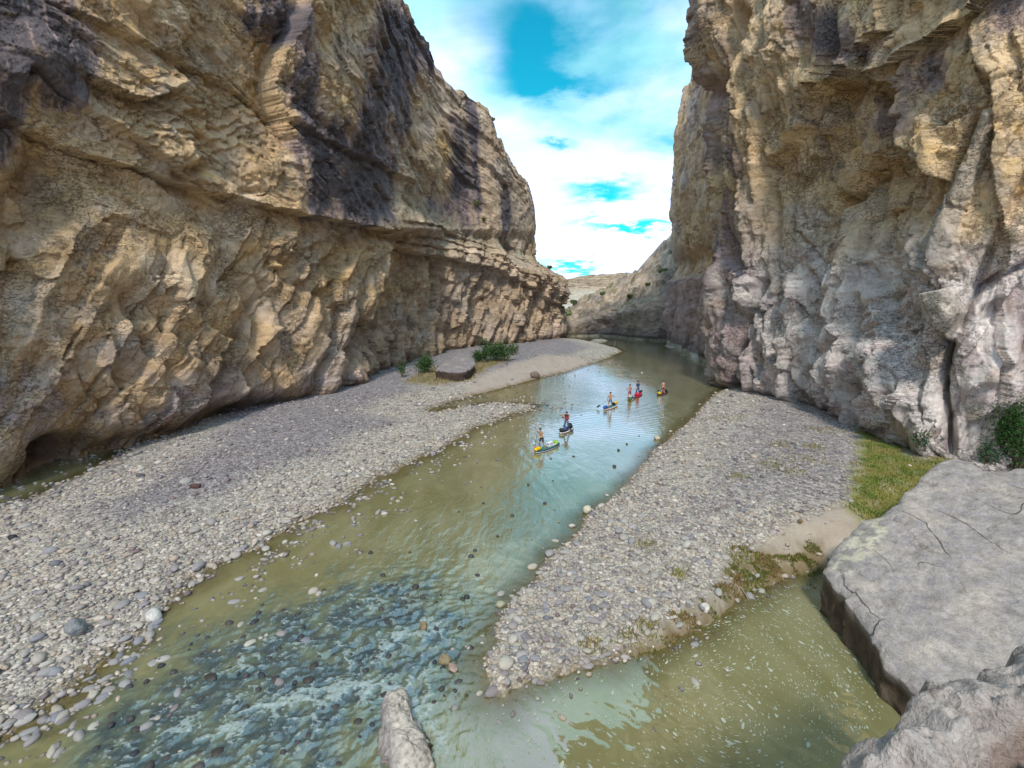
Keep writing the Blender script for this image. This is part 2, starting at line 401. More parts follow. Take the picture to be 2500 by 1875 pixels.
def rock_relief(s, h, scale, amp, seed, dip=0.0, aniso=1.6, steps=True, rake=0.6):
    """layered, jointed limestone relief in metres"""
    hb = h + dip * s
    wx = fbm(s / (scale * 1.5), hb / (scale * 1.5), 4, seed) * scale * .8
    wy = fbm(s / (scale * 1.5) + 31, hb / (scale * 1.5) + 7, 4, seed + 5) * scale * .8
    rough = sstep(-.35, .35, fbm(s / (scale * 2.6), h / (scale * 2.6), 3, seed + 2))      # smooth scoured patches against shattered ones
    total = fbm(s / (scale * 2.4), hb / (scale * 2.4), 4, seed + 9) * amp * 1.5
    sc = scale; a = amp
    for k in range(5):
        f, e, c = facets((s + wx) / sc, (hb + wy) / (sc / aniso), seed + 40 * k, tilt=1.15)
        m = 1.0 if k == 0 else (.12 + .95 * rough)
        jm = sstep(.0, .3, fbm(s / (sc * 2), h / (sc * 2), 2, seed + 61 + k))
        total = total + f * a * 0.62 * m - np.exp(-(e / 0.06) ** 2) * a * 0.20 * jm
        sc *= 0.44; a *= 0.50; wx *= 0.62; wy *= 0.62
    # chipped, raking surface
    for ang, L, w in ((rake, .42, .20), (rake + 1.3, .2, .10), (rake - .5, .09, .07)):
        ca, sa = math.cos(ang), math.sin(ang)
        p = (s + .8 * wx) * ca + (h + .8 * wy) * sa; q = -(s + .8 * wx) * sa + (h + .8 * wy) * ca
        total = total + fbm(p / (scale * L), q / (scale * L * 2.6), 3, seed + 13 + int(L * 100), ridged=True) * amp * w * (.3 + .8 * rough)
    if steps:   # thin beds standing proud of one another
        q = (hb + wy * 0.3) / (scale * 0.2)
        b = _hash(np.floor(q), np.floor((s + wx) / (scale * 2.2)), seed + 77) - 0.5
        total = total + b * amp * 0.22 * sstep(0.05, .15, fbm(s / (scale * 1.6), h / (scale * 1.6), 2, seed + 3))
    return total

def slabs(s, h, lean, w, L, seed, warp=.25):
    """long joint-bounded slabs standing proud of one another by a random step; 'lean' tilts the joints"""
    a, b = s * math.cos(lean) + h * math.sin(lean), -s * math.sin(lean) + h * math.cos(lean)
    a = a + w * warp * 2 * fbm(a / (w * 2.5), b / (w * 4), 4, seed + 1); 
    i = np.floor(a / w); b = b + L * _hash(i, i * 0, seed + 2) + L * .12 * fbm(a / w * 1.3, b / w, 3, seed + 5); j = np.floor(b / L)
    fx = a / w - i
    return _hash(i, j, seed + 3) - .5 + (fx - .5) * (_hash(i, j, seed + 4) - .5) * .9

def below_line(u, v, pts):
    p = np.asarray(pts, float)
    return v - np.interp(u, p[:, 0], p[:, 1])
def right_of(u, v, pts):
    p = np.asarray(pts, float); p = p[np.argsort(p[:, 1])]
    return u - np.interp(v, p[:, 1], p[:, 0])
def ledge(d, lip, fall, rise):
    """profile of an overhang: proud above the line (d<0), cut back just under it (d>0)"""
    up = np.where(d < 0, np.exp(d / rise), 0); dn = np.where(d >= 0, np.exp(-d / fall), 0)
    return lip * (0.45 * up - 0.55 * dn)
def band(x, a, b, soft):
    return sstep(a - soft, a + soft, x) * (1 - sstep(b - soft, b + soft, x))

# ---- left cliff
base_px = [(0, 1197), (143, 1152), (250, 1123), (380, 1090), (515, 1050), (600, 1020), (760, 985), (850, 955), (950, 915), (1050, 880), (1120, 862), (1180, 852), (1260, 845), (1320, 836), (1366, 829)]
bp = [tuple(unproj(x, y, 0.2)[:2]) for x, y in base_px]
L_PLAN = [(-47, -45), (-44, -15), (-40.5, 12), (-38.5, 26)] + bp + [(17.5, 166), (13, 185), (2, 215)]
def top_left(s, X, Y):
    return np.interp(Y, [-50, 60, 80, 95, 119, 135, 146, 160, 215], [82, 82, 80, 75, 70, 59, 51, 44, 40])
def build_left():
    G = cliff_grid(L_PLAN, 1, 830, 500, top_left)
    s, h, u, v = G['s'], G['h'], G['u'], G['v']
    wu = u + 22 * fbm(u / 130, v / 130, 4, 3); wv = v + 20 * fbm(u / 120 + 9, v / 120, 4, 4)
    nearw = np.clip(1.15 - (G['Y'][None] - 40) / 260, 0.65, 1.2)
    off = rock_relief(s, h, 4.6, 0.75, 100, dip=-0.10) * nearw * (1 - .40 * sstep(540, 660, v))
    off += slabs(s, h, -.62, 3.0, 19, 1201, .4) * 2.0 * sstep(520, 640, v) + slabs(s, h, -.55, 1.1, 9, 1211, .4) * .65 * sstep(520, 640, v)
    off += slabs(s, h, 1.15, 2.6, 12, 1221) * 1.1 * (1 - sstep(420, 560, v)) + slabs(s, h, 1.2, .9, 4, 1231) * .4 * (1 - sstep(420, 560, v))
    # main overhang running down the wall, stepping under the arch
    L = [(-200, 190), (40, 305), (200, 372), (450, 448), (530, 476), (700, 515), (880, 552), (948, 562), (958, 590), (1004, 606), (1113, 632), (1244, 662), (1324, 715), (1400, 752)]
    d = below_line(wu, v + 8 * fbm(u / 40, v / 40, 3, 8), L)
    A = np.interp(u, [-200, 100, 400, 700, 900, 960, 1100, 1300, 1400], [1.6, 1.8, 1.8, 2.0, 2.4, 3.4, 3.2, 2.2, 1.6])
    off += ledge(d, 1.0, np.interp(u, [0, 900, 1000, 1400], [70, 80, 75, 30]), 70) * A
    # stepped beds above it, right of the arch
    beds = band(u, 985, 1420, 25)
    for k, dy in enumerate((20, 42, 66)):
        L2 = [(x, y - dy * np.interp(x, [950, 1120, 1300, 1400], [0.9, 1.25, .75, .5])) for x, y in L]
        d2 = below_line(wu + 11 * k, v + 5 * fbm(u / 25, v / 25, 3, 80 + k), L2)
        blk = .35 + 1.5 * _hash(np.floor((u + 14 * fbm(v / 30, u / 60, 2, 85 + k)) / np.interp(u, [950, 1400], [34, 15]) + 3.7 * k), np.floor(u * 0), 86 + k)
        off += beds * (ledge(d2, 0.9, 8, 22)) * blk
    # recess to the right of the flake edge, under the arch
    E = [(955, 540), (948, 620), (918, 700), (890, 770), (858, 835), (840, 900)]
    r = right_of(wu, v, E)
    off -= sstep(-3, 5, r) * np.exp(-np.clip(r, 0, None) / 230) * sstep(555, 580, v) * (1 - sstep(790, 930, v)) * 4.6
    off += np.exp(-(np.clip(-r, 0, None) / 45)) * (r < 3) * sstep(570, 600, v) * (1 - sstep(780, 880, v)) * 1.1
    inrec = sstep(0, 20, r) * sstep(570, 600, v)
    off += inrec * (slabs(s, h, -.5, 4.5, 9, 1241) * 2.0 + slabs(s, h, .2, 2.0, 4, 1251) * .8)
    # thin crack-and-step higher up
    d = below_line(wu, v, [(-100, -90), (150, 8), (370, 110), (480, 165), (620, 228), (700, 292), (800, 345), (870, 372), (960, 420), (1060, 470)])
    off += ledge(d, 1.1, 26, 30) * band(u, 150, 1050, 60)
    # buttress edge: the wall right of it stands proud, the face left of it is scooped
    r = right_of(wu, v, [(750, -60), (742, 20), (725, 70), (692, 125), (680, 205), (704, 300), (716, 345), (740, 420)])
    sc = (r < 0) * np.exp(np.minimum(r, 0) / 110) * (1 - sstep(290, 430, v))
    off -= 3.4 * sc * sstep(-4, 3, -r)
    off += 1.2 * gauss(u, v, 690, 25, 60, 60)
    # the hanging lip of pale rock and hollow under it
    d = below_line(wu, v, [(180, 180), (215, 196), (300, 236), (350, 243), (430, 215), (470, 150)])
    off += ledge(d, 2.0, 60, 45) * band(u, 205, 450, 18) * (1 - sstep(330, 400, v))
    for (cu, cv, ru, rv, a) in [(120, 440, 85, 100, -3.0), (40, 560, 60, 130, -1.6), (316, 736, 52, 42, -1.7), (255, 600, 50, 36, -1.0), (165, 1095, 42, 36, -3.2), (420, 690, 60, 50, 0.6),
                                (480, 420, 40, 18, -1.6), (600, 470, 30, 12, -1.2), (560, 1010, 60, 40, -1.1), (250, 1060, 70, 60, -0.9), (80, 150, 130, 110, 1.6), (1010, 470, 30, 60, 0.8), (690, 640, 26, 20, -1.2), (1225, 800, 60, 50, 0.8),
                                (850, 270, 60, 120, 0.9), (1090, 380, 40, 70, 0.8), (1000, 780, 50, 60, 0.7), (640, 850, 40, 80, .7)]:
        off += a * gauss(wu, wv, cu, cv, ru, rv)
    # raking fins on the lower wall
    q = (wu * 0.80 - wv * 0.42)
    saw = (q / 74 + 0.8 * fbm(u / 160, v / 160, 3, 33)) % 1.0
    fin = (sstep(0, .8, saw) - sstep(.8, 1.0, saw)) - .5
    off += fin * 1.2 * gauss(u, v, 640, 800, 240, 150) + fin * .9 * gauss(u, v, 330, 900, 190, 150)
    q2 = (wu * 0.62 + wv * 0.6)
    saw = (q2 / 40 + 0.6 * fbm(u / 110, v / 110, 3, 34)) % 1.0
    off += ((sstep(0, .75, saw) - sstep(.75, 1.0, saw)) - .5) * 0.8 * gauss(u, v, 820, 660, 130, 110)
    saw = ((wu * .25 + wv * .9) / 34 + 1.2 * fbm(u / 60, v / 60, 4, 39) + 0.6 * fbm(u / 90, v / 90, 3, 36)) % 1.0
    off += ((sstep(0, .8, saw) - sstep(.8, 1.0, saw)) - .5) * 0.45 * gauss(u, v, 480, 300, 220, 110)
    # undercut where the river has polished the foot
    hb = G['h']
    off -= (1 - sstep(0.6, 3.4, hb)) * 2.4 * band(u, 110, 720, 60)
    off -= (1 - sstep(0.2, 2.2, hb)) * 0.7
    # bench: the upper wall stands back beyond the arch
    sb = np.interp(G['Y'], [70, 85, 110, 135, 150, 166, 215], [0, 0.5, 3.0, 6.0, 8.5, 9.8, 10])[None]
    hb0 = np.interp(G['Y'], [70, 85, 110, 135, 150, 166, 215], [26, 27, 25, 21.5, 18.8, 17.5, 16])[None]
    tal = sstep(hb0, hb0 + 7.5, h)
    off -= sb * tal
    off -= np.clip(h - hb0 - 9, 0, None) * 0.05 * sstep(75, 120, G['Y'])[None]
    # broken brow
    f, e, c = facets(s / 7.0, h / 30.0, 900)
    G['P0'][..., 2] += ((c - .5) * 5.0 + 1.5 * fbm(s / 5, s * 0 + 3, 3, 71)) * sstep(0.80, 1.0, h / G['T'][None])
    off -= sstep(0.88, 1.0, h / G['T'][None]) * (0.5 + 1.5 * c)
    # colour
    n1 = fbm(u / 150, v / 150, 5, 21); n2 = fbm(u / 45, v / 45, 4, 22); n3 = fbm(u / 26, v / 150, 4, 23)
    rgb = np.broadcast_to(TAN, u.shape + (3,)).copy()
    rgb = lerp3(rgb, PALE, sstep(0.0, 0.5, n1 + .3 * n2) * 0.75)
    rgb = lerp3(rgb, OCHRE, sstep(0.12, 0.5, n2 - .5 * n1) * 0.45)
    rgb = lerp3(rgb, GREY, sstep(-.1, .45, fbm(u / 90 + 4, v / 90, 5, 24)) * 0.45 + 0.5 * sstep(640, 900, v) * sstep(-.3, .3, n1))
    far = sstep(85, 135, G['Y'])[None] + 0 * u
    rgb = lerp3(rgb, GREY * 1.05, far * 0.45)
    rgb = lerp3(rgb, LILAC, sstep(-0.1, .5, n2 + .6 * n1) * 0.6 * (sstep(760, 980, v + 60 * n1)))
    # desert varnish
    var = 0
    for (cu, cv, ru, rv, a) in [(60, 90, 150, 130, 1.2), (170, 200, 60, 70, .7), (0, 300, 50, 120, .8), (690, 40, 55, 55, 1.0), (735, 200, 30, 130, .8), (790, 380, 70, 110, .8), (880, 470, 80, 80, .95), (905, 330, 60, 130, .75), (1000, 190, 40, 170, .8),
                                (950, 120, 50, 130, .5), (640, 30, 70, 40, .5), (1155, 380, 22, 110, .9), (1200, 300, 22, 90, .7), (1285, 520, 20, 80, .9), (1110, 100, 40, 80, .6), (1180, 480, 30, 110, .7), (1090, 510, 50, 40, .6), (770, 480, 30, 60, .6), (1040, 60, 60, 90, .7)]:
        var = var + a * gauss(wu, wv, cu, cv, ru, rv)
    var = np.clip(var, 0, 1.3) * (1 + .9 * fbm(u / 17, v / 190, 4, 26)) + 0.2 * n3
    rgb = lerp3(rgb, LILAC * 0.85, sstep(0.2, 0.55, var) * 0.8)
    rgb = lerp3(rgb, DARK, sstep(0.36, 0.80, var + .35 * n3 + .2 * n2) * 0.88)
    streak = sstep(0.18, 0.5, fbm(u / 14, v / 260, 4, 25)) * (v < 560) * band(u, 680, 1330, 60)
    rgb = lerp3(rgb, DARK * 1.3, streak * 0.7)
    rgb = lerp3(rgb, OCHRE * 1.1, gauss(u, v, 1120, 350, 22, 50) * .8)
    # grey-green bench and brown foot
    rgb = lerp3(rgb, np.array([.30, .27, .20]), (tal * (1 - sstep(hb0 + 7, hb0 + 10, h)) * np.clip(sb / 3, 0, 1)) * .7)
    rgb = lerp3(rgb, BROWN * .9, (1 - sstep(0.8, 3.0, h + n2)) * .6)
    rgb = lerp3(rgb, DARK * .8, gauss(wu, wv, 165, 1085, 60, 45) * .6)  # shade of the low cave painted into the rock colour
    rgb = lerp3(rgb, BROWN * 1.2, gauss(wu, wv, 110, 470, 80, 110) * .5)  # brown staining of the hollow, with its shade painted in as well
    rgb *= (1 + 0.30 * n2 + .16 * fbm(u / 9, v / 9, 3, 29))[..., None]
    rgb = lerp3(rgb, BROWN, sstep(.14, .46, fbm(u / 70 + 8, v / 55, 5, 28)) * .45)
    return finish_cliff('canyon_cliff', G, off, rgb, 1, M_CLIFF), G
left_cliff, GL = build_left()
tag(left_cliff, 'tall tan limestone canyon wall with overhanging ledge and dark varnish on the left')

# ---- right cliff
R_PLAN = [(52, 94), (40, 84), (33.5, 77.5), (33.6, 70), (35.5, 58), (35.2, 50), (33.2, 43), (33.2, 38.5), (36.5, 36), (41, 37.5), (45, 36), (47, 28), (46, 10), (46, -15), (48, -45)]
def top_right(s, X, Y):
    return np.interp(Y, [-50, 20, 60, 95], [88, 88, 86, 80])
def build_right():
    G = cliff_grid(R_PLAN, 1, 600, 460, top_right)
    s, h, u, v = G['s'], G['h'], G['u'], G['v']
    wu = u + 16 * fbm(u / 110, v / 110, 4, 203); wv = v + 16 * fbm(u / 110 + 9, v / 110, 4, 204)
    low = sstep(560, 720, v)
    off = rock_relief(s, h, 4.4, 0.85, 300, dip=0.25, aniso=.6, rake=-.9, steps=False) * (1 - .35 * low)
    off += slabs(s, h, .12, 3.6, 26, 1301) * 2.0 + slabs(s, h, .28, 1.5, 9, 1311) * .8 + slabs(s, h, -.35, .8, 3, 1321) * .35
    off += slabs(s, h, .75, 5.0, 10, 1331) * 1.7 * low
    # the corner leans out over the river
    lean = np.interp(h, [0, 21, 36, 44, 54, 88], [0, 0.5, 3.6, 5.2, 6.4, 8.0])
    off += lean * np.interp(G['Y'], [-50, 34, 45, 60, 78, 95], [0.15, .25, 0.4, 0.6, 1.0, 1.0])[None]
    # vertical fluting towards the corner
    fl = fbm((s + 1.5 * fbm(s / 8, h / 14, 3, 210)) / 3.2, h / 26, 4, 211, ridged=True)
    off += fl * 1.7 * band(u, 1600, 1900, 70) + fl * 0.5
    # the recessed curtain between the two stair-stepped brows
    bay = [(2060, 236), (2085, 205), (2115, 186), (2150, 155), (2190, 152), (2216, 190), (2224, 350), (2275, 395), (2317, 447), (2300, 560), (2230, 640), (2100, 660), (2000, 640), (1960, 540), (1905, 408), (1925, 384), (1980, 350), (2030, 272)]
    d = poly_dist(wu, v + 6 * fbm(u / 30, v / 30, 3, 214), bay, True)
    off -= (1 - sstep(-10, 4, d)) * (1 - sstep(420, 640, v)) * 1.7
    off += np.exp(-np.clip(d, 0, None) / 40) * (d > 0) * (1 - sstep(380, 480, v)) * 0.9
    # overhang climbing to the upper right corner
    dd = below_line(wu, v, [(2150, 220), (2225, 158), (2262, 112), (2320, 76), (2400, 30), (2440, -10), (2560, -80)])
    off += ledge(dd, 1.8, 55, 45) * sstep(2195, 2230, u)
    dd = below_line(wu, v, [(2040, 215), (2075, 205), (2115, 184), (2150, 152), (2190, 150), (2220, 190), (2260, 230)])
    off += ledge(dd, 2.0, 40, 40) * band(u, 2060, 2225, 14)
    # slots and joints
    for pts, w, a in [([(2112, 436), (2085, 480), (2055, 500), (2025, 562)], 15, -2.2), ([(1882, 690), (1868, 740), (1843, 790), (1838, 830), (1812, 895), (1800, 950)], 7, -2.2),
                      ([(2320, 845), (2297, 925), (2310, 1000), (2326, 1110)], 13, -1.9), ([(2300, 830), (2360, 760), (2400, 700), (2500, 640)], 9, -1.2), ([(1935, 430), (1950, 560), (2010, 640), (2050, 700)], 6, -.6),
                      ([(2275, 640), (2290, 560), (2320, 480), (2345, 400), (2395, 290)], 12, -1.0), ([(2390, 690), (2440, 560), (2500, 420)], 14, -1.2), ([(2120, 720), (2100, 800), (2150, 900), (2140, 960)], 8, -.9), ([(1900, 40), (1880, 120), (1850, 190), (1830, 220)], 22, -2.2),
                      ([(2230, 640), (2200, 740), (2160, 790), (2050, 860)], 8, -.7), ([(1985, 660), (2040, 760), (2010, 860)], 6, -.7)]:
        q = poly_dist(wu * .35 + u * .65, wv * .35 + v * .65, pts)
        off += a * np.exp(-(q / w) ** 2)
    # flake beside the crack at the water's edge
    fk = poly_dist(wu, wv, [(1880, 690), (1843, 790), (1838, 830), (1800, 945), (1740, 945), (1750, 700), (1790, 640)], True)
    off += (1 - sstep(-12, 6, fk)) * 1.3
    # leaning rib of smooth grey rock
    q = poly_dist(u + 6 * fbm(u / 60, v / 60, 3, 220), v, [(2412, 296), (2372, 420), (2322, 520), (2278, 628)])
    wrib = np.interp(v, [290, 450, 640], [15, 28, 50]) * (1 + .35 * fbm(u / 35, v / 35, 3, 227))
    rib = np.clip(1 - (q / wrib) ** 2, 0, 1)
    off = np.where(rib > 0, off * (1 - .55 * sstep(0, .5, rib)), off) + np.sqrt(rib) * 1.0
    # wedge block jammed against the wall
    wd = poly_dist(u, v, [(2277, 712), (2332, 700), (2360, 762), (2322, 834), (2288, 788)], True)
    wedge = 1 - sstep(-9, 3, wd)
    off = off * (1 - .75 * wedge) + wedge * (2.3 + (u - 2310) * 0.012 - (v - 760) * 0.004)
    for (cu, cv, ru, rv, a) in [(2360, 1040, 60, 90, -1.2), (2180, 900, 60, 80, .8), (2080, 880, 60, 70, .7), (2230, 1010, 60, 70, 1.0), (2400, 900, 60, 90, .9), (2240, 690, 70, 60, 1.0), (1950, 820, 50, 120, .7), (2430, 560, 50, 80, .8), (1990, 130, 60, 100, .9), (2420, 220, 60, 90, .6),
                                (2160, 60, 70, 70, 1.2), (1890, 980, 60, 30, -.6), (2480, 1080, 50, 80, -2.0), (1760, 330, 20, 120, .8)]:
        off += a * gauss(wu, wv, cu, cv, ru, rv)
    off -= (1 - sstep(0.1, 1.6, h)) * 0.9
    # raking ridges low down
    q = (wu * 0.72 + wv * 0.55)
    saw = (q / 70 + 0.7 * fbm(u / 160, v / 160, 3, 233)) % 1.0
    off += ((sstep(0, .75, saw) - sstep(.75, 1, saw)) - .5) * 0.55 * low * band(u, 1850, 2500, 60)
    # colour
    n1 = fbm(u / 170, v / 170, 5, 221); n2 = fbm(u / 45, v / 50, 4, 222); n3 = fbm(u / 22, v / 170, 4, 223)
    rgb = np.broadcast_to(TAN * np.array([1.18, 1.24, 1.32]), u.shape + (3,)).copy()
    rgb = lerp3(rgb, PALE, sstep(0.0, 0.5, n1 + .4 * n2) * 0.5)
    rgb = lerp3(rgb, OCHRE, sstep(0.0, 0.45, n2 - .4 * n1) * 0.55 * (1 - .8 * low))
    rgb = lerp3(rgb, GREY, sstep(-.05, .45, fbm(u / 80 + 4, v / 80, 5, 224)) * 0.55)
    lowc = sstep(480, 700, v + 80 * n1 + 40 * n2)
    rgb = lerp3(rgb, np.array([.62, .568, .548]), lowc * 0.92)
    rgb = lerp3(rgb, LILAC * 1.25, sstep(-.05, .5, n2 + .5 * n1) * lowc * .5)
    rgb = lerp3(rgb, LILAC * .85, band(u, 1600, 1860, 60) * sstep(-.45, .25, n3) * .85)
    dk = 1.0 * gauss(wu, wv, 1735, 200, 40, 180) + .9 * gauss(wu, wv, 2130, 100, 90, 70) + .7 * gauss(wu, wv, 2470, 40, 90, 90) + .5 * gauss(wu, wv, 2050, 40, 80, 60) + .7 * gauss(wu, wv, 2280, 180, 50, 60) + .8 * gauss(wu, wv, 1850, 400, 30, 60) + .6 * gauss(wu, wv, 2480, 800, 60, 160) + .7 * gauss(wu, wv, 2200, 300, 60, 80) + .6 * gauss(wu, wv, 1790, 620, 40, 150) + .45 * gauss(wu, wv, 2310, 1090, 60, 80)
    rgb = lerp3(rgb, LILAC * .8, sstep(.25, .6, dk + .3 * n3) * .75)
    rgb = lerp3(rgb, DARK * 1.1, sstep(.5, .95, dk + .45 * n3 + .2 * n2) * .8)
    rgb = lerp3(rgb, DARK * 1.4, sstep(.14, .42, fbm(u / 12, v / 240, 4, 225)) * (.4 + .35 * band(u, 1640, 1830, 50)) * (1 - low))
    rgb = lerp3(rgb, np.array([.33, .30, .27]), sstep(0, .3, rib) * .6)
    rgb = lerp3(rgb, np.array([.34, .29, .22]), wedge * .6)
    # pale mineral line left by the river
    line = (1 - sstep(0.55, 0.75, h + .12 * n2)) * sstep(68, 72, G['Y'])[None]
    rgb = lerp3(rgb, np.array([.50, .46, .38]), line * .9)
    rgb *= (1 + 0.28 * n2 + .16 * fbm(u / 9, v / 9, 3, 229))[..., None]
    rgb = lerp3(rgb, BROWN * 1.1, sstep(.10, .42, fbm(u / 70 + 8, v / 70, 5, 228)) * .35)
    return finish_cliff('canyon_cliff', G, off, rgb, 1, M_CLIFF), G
right_cliff, GR = build_right()
tag(right_cliff, 'sheer tan and grey limestone canyon wall with leaning rib on the right')

# ---- second buttress behind the right wall
B_PLAN = [(70, 178), (56, 168), (49, 152), (47.5, 139), (44.5, 114), (42.6, 101), (47, 91), (60, 84)]
def build_buttress():
    G = cliff_grid(B_PLAN, 1, 180, 340, lambda s, X, Y: np.interp(Y, [80, 135, 150, 180], [74, 72, 70, 60]), vis=0.97)
    s, h, u, v = G['s'], G['h'], G['u'], G['v']
    off = rock_relief(s, h * .6, 5.0, 1.3, 500, dip=-.1, aniso=1.0)
    off += fbm((s + 2 * fbm(s / 9, h / 16, 3, 510)) / 4.0, h / 30, 4, 511, ridged=True) * 1.6
    low = 1 - sstep(17.5, 19.5, h + 1.2 * fbm(s / 6, s * 0, 2, 512))
    off += low * 1.8
    off -= 2.2 * np.exp(-((h - 22.5) / 2.6) ** 2)
    lean = np.interp(h, [0, 20, 40, 60, 75], [-1.0, -1.0, .6, .4, -.4])
    off += lean * np.interp(G['Y'], [80, 100, 125, 180], [.3, .5, 1.0, 1.0])[None]
    f, e, c = facets(s / 6.0, h / 30.0, 930)
    G['P0'][..., 2] += (c - .6) * 6.0 * sstep(0.86, 1.0, h / G['T'][None])
    n1 = fbm(s / 16, h / 16, 5, 521); n2 = fbm(s / 4, h / 6, 4, 522); n3 = fbm(s / 2.2, h / 22, 4, 523)
    rgb = np.broadcast_to(TAN * .92, h.shape + (3,)).copy()
    rgb = lerp3(rgb, GREY, sstep(-.1, .4, n1) * .7)
    rgb = lerp3(rgb, OCHRE, sstep(.1, .4, n2) * .5)
    rgb = lerp3(rgb, LILAC, np.clip(low * .75 + sstep(-.1, .4, n3) * .5, 0, .85))
    rgb = lerp3(rgb, DARK * 1.4, sstep(.2, .55, n3 + .3 * n1) * .6)
    rgb = lerp3(rgb, np.array([.12, .11, .115]), (1 - sstep(1.0, 4.5, h + 1.5 * n1)) * .6)
    rgb = lerp3(rgb, np.array([.50, .46, .38]), (1 - sstep(0.75, 1.0, h + .15 * n2)) * .9)
    rgb *= (1 + .15 * n2)[..., None]
    return finish_cliff('canyon_cliff', G, off, rgb, 1, M_CLIFF, back=25)
buttress = build_buttress()
tag(buttress, 'narrow purple-grey buttress standing behind the right canyon wall')

# ---- low terrace across the bend, talus slope behind it
def build_terrace():
    plan = [(2, 186), (10, 177), (18, 170), (26, 170.5), (34, 168.5), (37.8, 159), (44, 154.5), (51, 150.5), (54, 146)]
    top = lambda s, X, Y: np.interp(X, [0, 18, 27, 33, 38, 45, 52], [3.2, 4.5, 6.5, 9.5, 11.5, 13.0, 14.5])
    G = cliff_grid(plan, 1, 260, 80, top, vis=0.995)
    s, h, u, v = G['s'], G['h'], G['u'], G['v']
    T = G['T'][None]
    off = rock_relief(s, h, 4.0, 0.9, 700, aniso=1.2)
    off -= sstep(.72, 1.0, h / T) * 1.6
    off -= (1 - sstep(0.2, 1.4, h)) * .7
    off -= 1.5 * gauss(u, v, 1472, 790, 10, 16)
    n1 = fbm(s / 9, h / 9, 5, 721); n2 = fbm(s / 2.5, h / 3, 4, 722)
    rgb = np.broadcast_to(np.array([.36, .30, .255]), h.shape + (3,)).copy()
    rgb = lerp3(rgb, LILAC, sstep(-.1, .4, n1) * .7)
    rgb = lerp3(rgb, PALE, sstep(.7, 1.0, h / T + .2 * n2) * .5)
    rgb = lerp3(rgb, np.array([.13, .12, .115]), (1 - sstep(1.0, 4.2, h + 2 * n1)) * .65 * sstep(18, 24, G['X'])[None])
    rgb = lerp3(rgb, np.array([.52, .48, .40]), (1 - sstep(0.55, .8, h + .15 * n2)) * .9)
    rgb = lerp3(rgb, PALE, (1 - sstep(20, 27, G['X']))[None] * .5 + 0 * h)
    rgb *= (1 + .18 * n2)[..., None]
    P = G['P0'].copy(); P[..., 0] += G['n'][None, :, 0] * off; P[..., 1] += G['n'][None, :, 1] * off
    # slope rising behind the brow
    rows, cols = [P], [rgb]
    nS = 110
    top_row = P[-1]
    ridge = lambda X: np.interp(X, [-10, 0, 10, 20, 24, 30, 39.6, 50, 55, 62, 80], [3, 3.5, 4.5, 6.5, 8.5, 14, 18, 24.5, 29.5, 38, 46])
    for k in range(1, nS + 1):
        t = k / nS
        tgt = np.stack([top_row[:, 0] * 1.06 + 4 * t + 6 * t, np.full(G['nc'], 196.0) + 0 * top_row[:, 0]], -1)
        xy = top_row[:, :2] * (1 - t) + tgt * t
        z = top_row[:, 2] * (1 - t) + ridge(xy[:, 0]) * t
        a, e, c = facets(xy[:, 0] / 3.4, xy[:, 1] / 3.4, 760); a2, e2, c2 = facets(xy[:, 0] / 1.5, xy[:, 1] / 1.5, 765)
        z = z + (np.maximum(a, -.1) * 2.4 + a2 * .9 + .8 * fbm(xy[:, 0] / 6, xy[:, 1] / 6, 4, 763)) * min(1, 6 * t)
        st = .5 * np.sin(z * 2.4 + 2 * fbm(xy[:, 0] / 12, xy[:, 1] / 12, 2, 769))
        rows.append(np.concatenate([xy, (z + .3 * st)[:, None]], 1)[None])
        g = fbm(xy[:, 0] / 5, xy[:, 1] / 5, 4, 770)
        cc = np.broadcast_to(np.array([.34, .265, .20]), (G['nc'], 3)).copy()
        cc = lerp3(cc, np.array([.43, .345, .27]), sstep(.3, .8, c2)); cc = lerp3(cc, np.array([.155, .15, .06]), sstep(.05, .4, g) * .65)
        cc = lerp3(cc, np.array([.20, .17, .155]), sstep(.55, .9, c) * .6)
        cols.append(cc[None])
    for k in range(1, 6):
        R = rows[-1].copy(); R[..., 1] += 12; R[..., 2] -= 3.0; rows.append(R); cols.append(cols[-1])
    V = np.concatenate(rows, 0); C = np.concatenate(cols, 0)
    ob = mesh_np('talus_slope', V.reshape(-1, 3), grid_faces(V.shape[0], G['nc']), M_CLIFF, colors=C.reshape(-1, 3))
    tag(ob, 'low rock terrace and boulder slope across the river bend', kind='structure')
    return ob, V
terrace, TV = build_terrace()

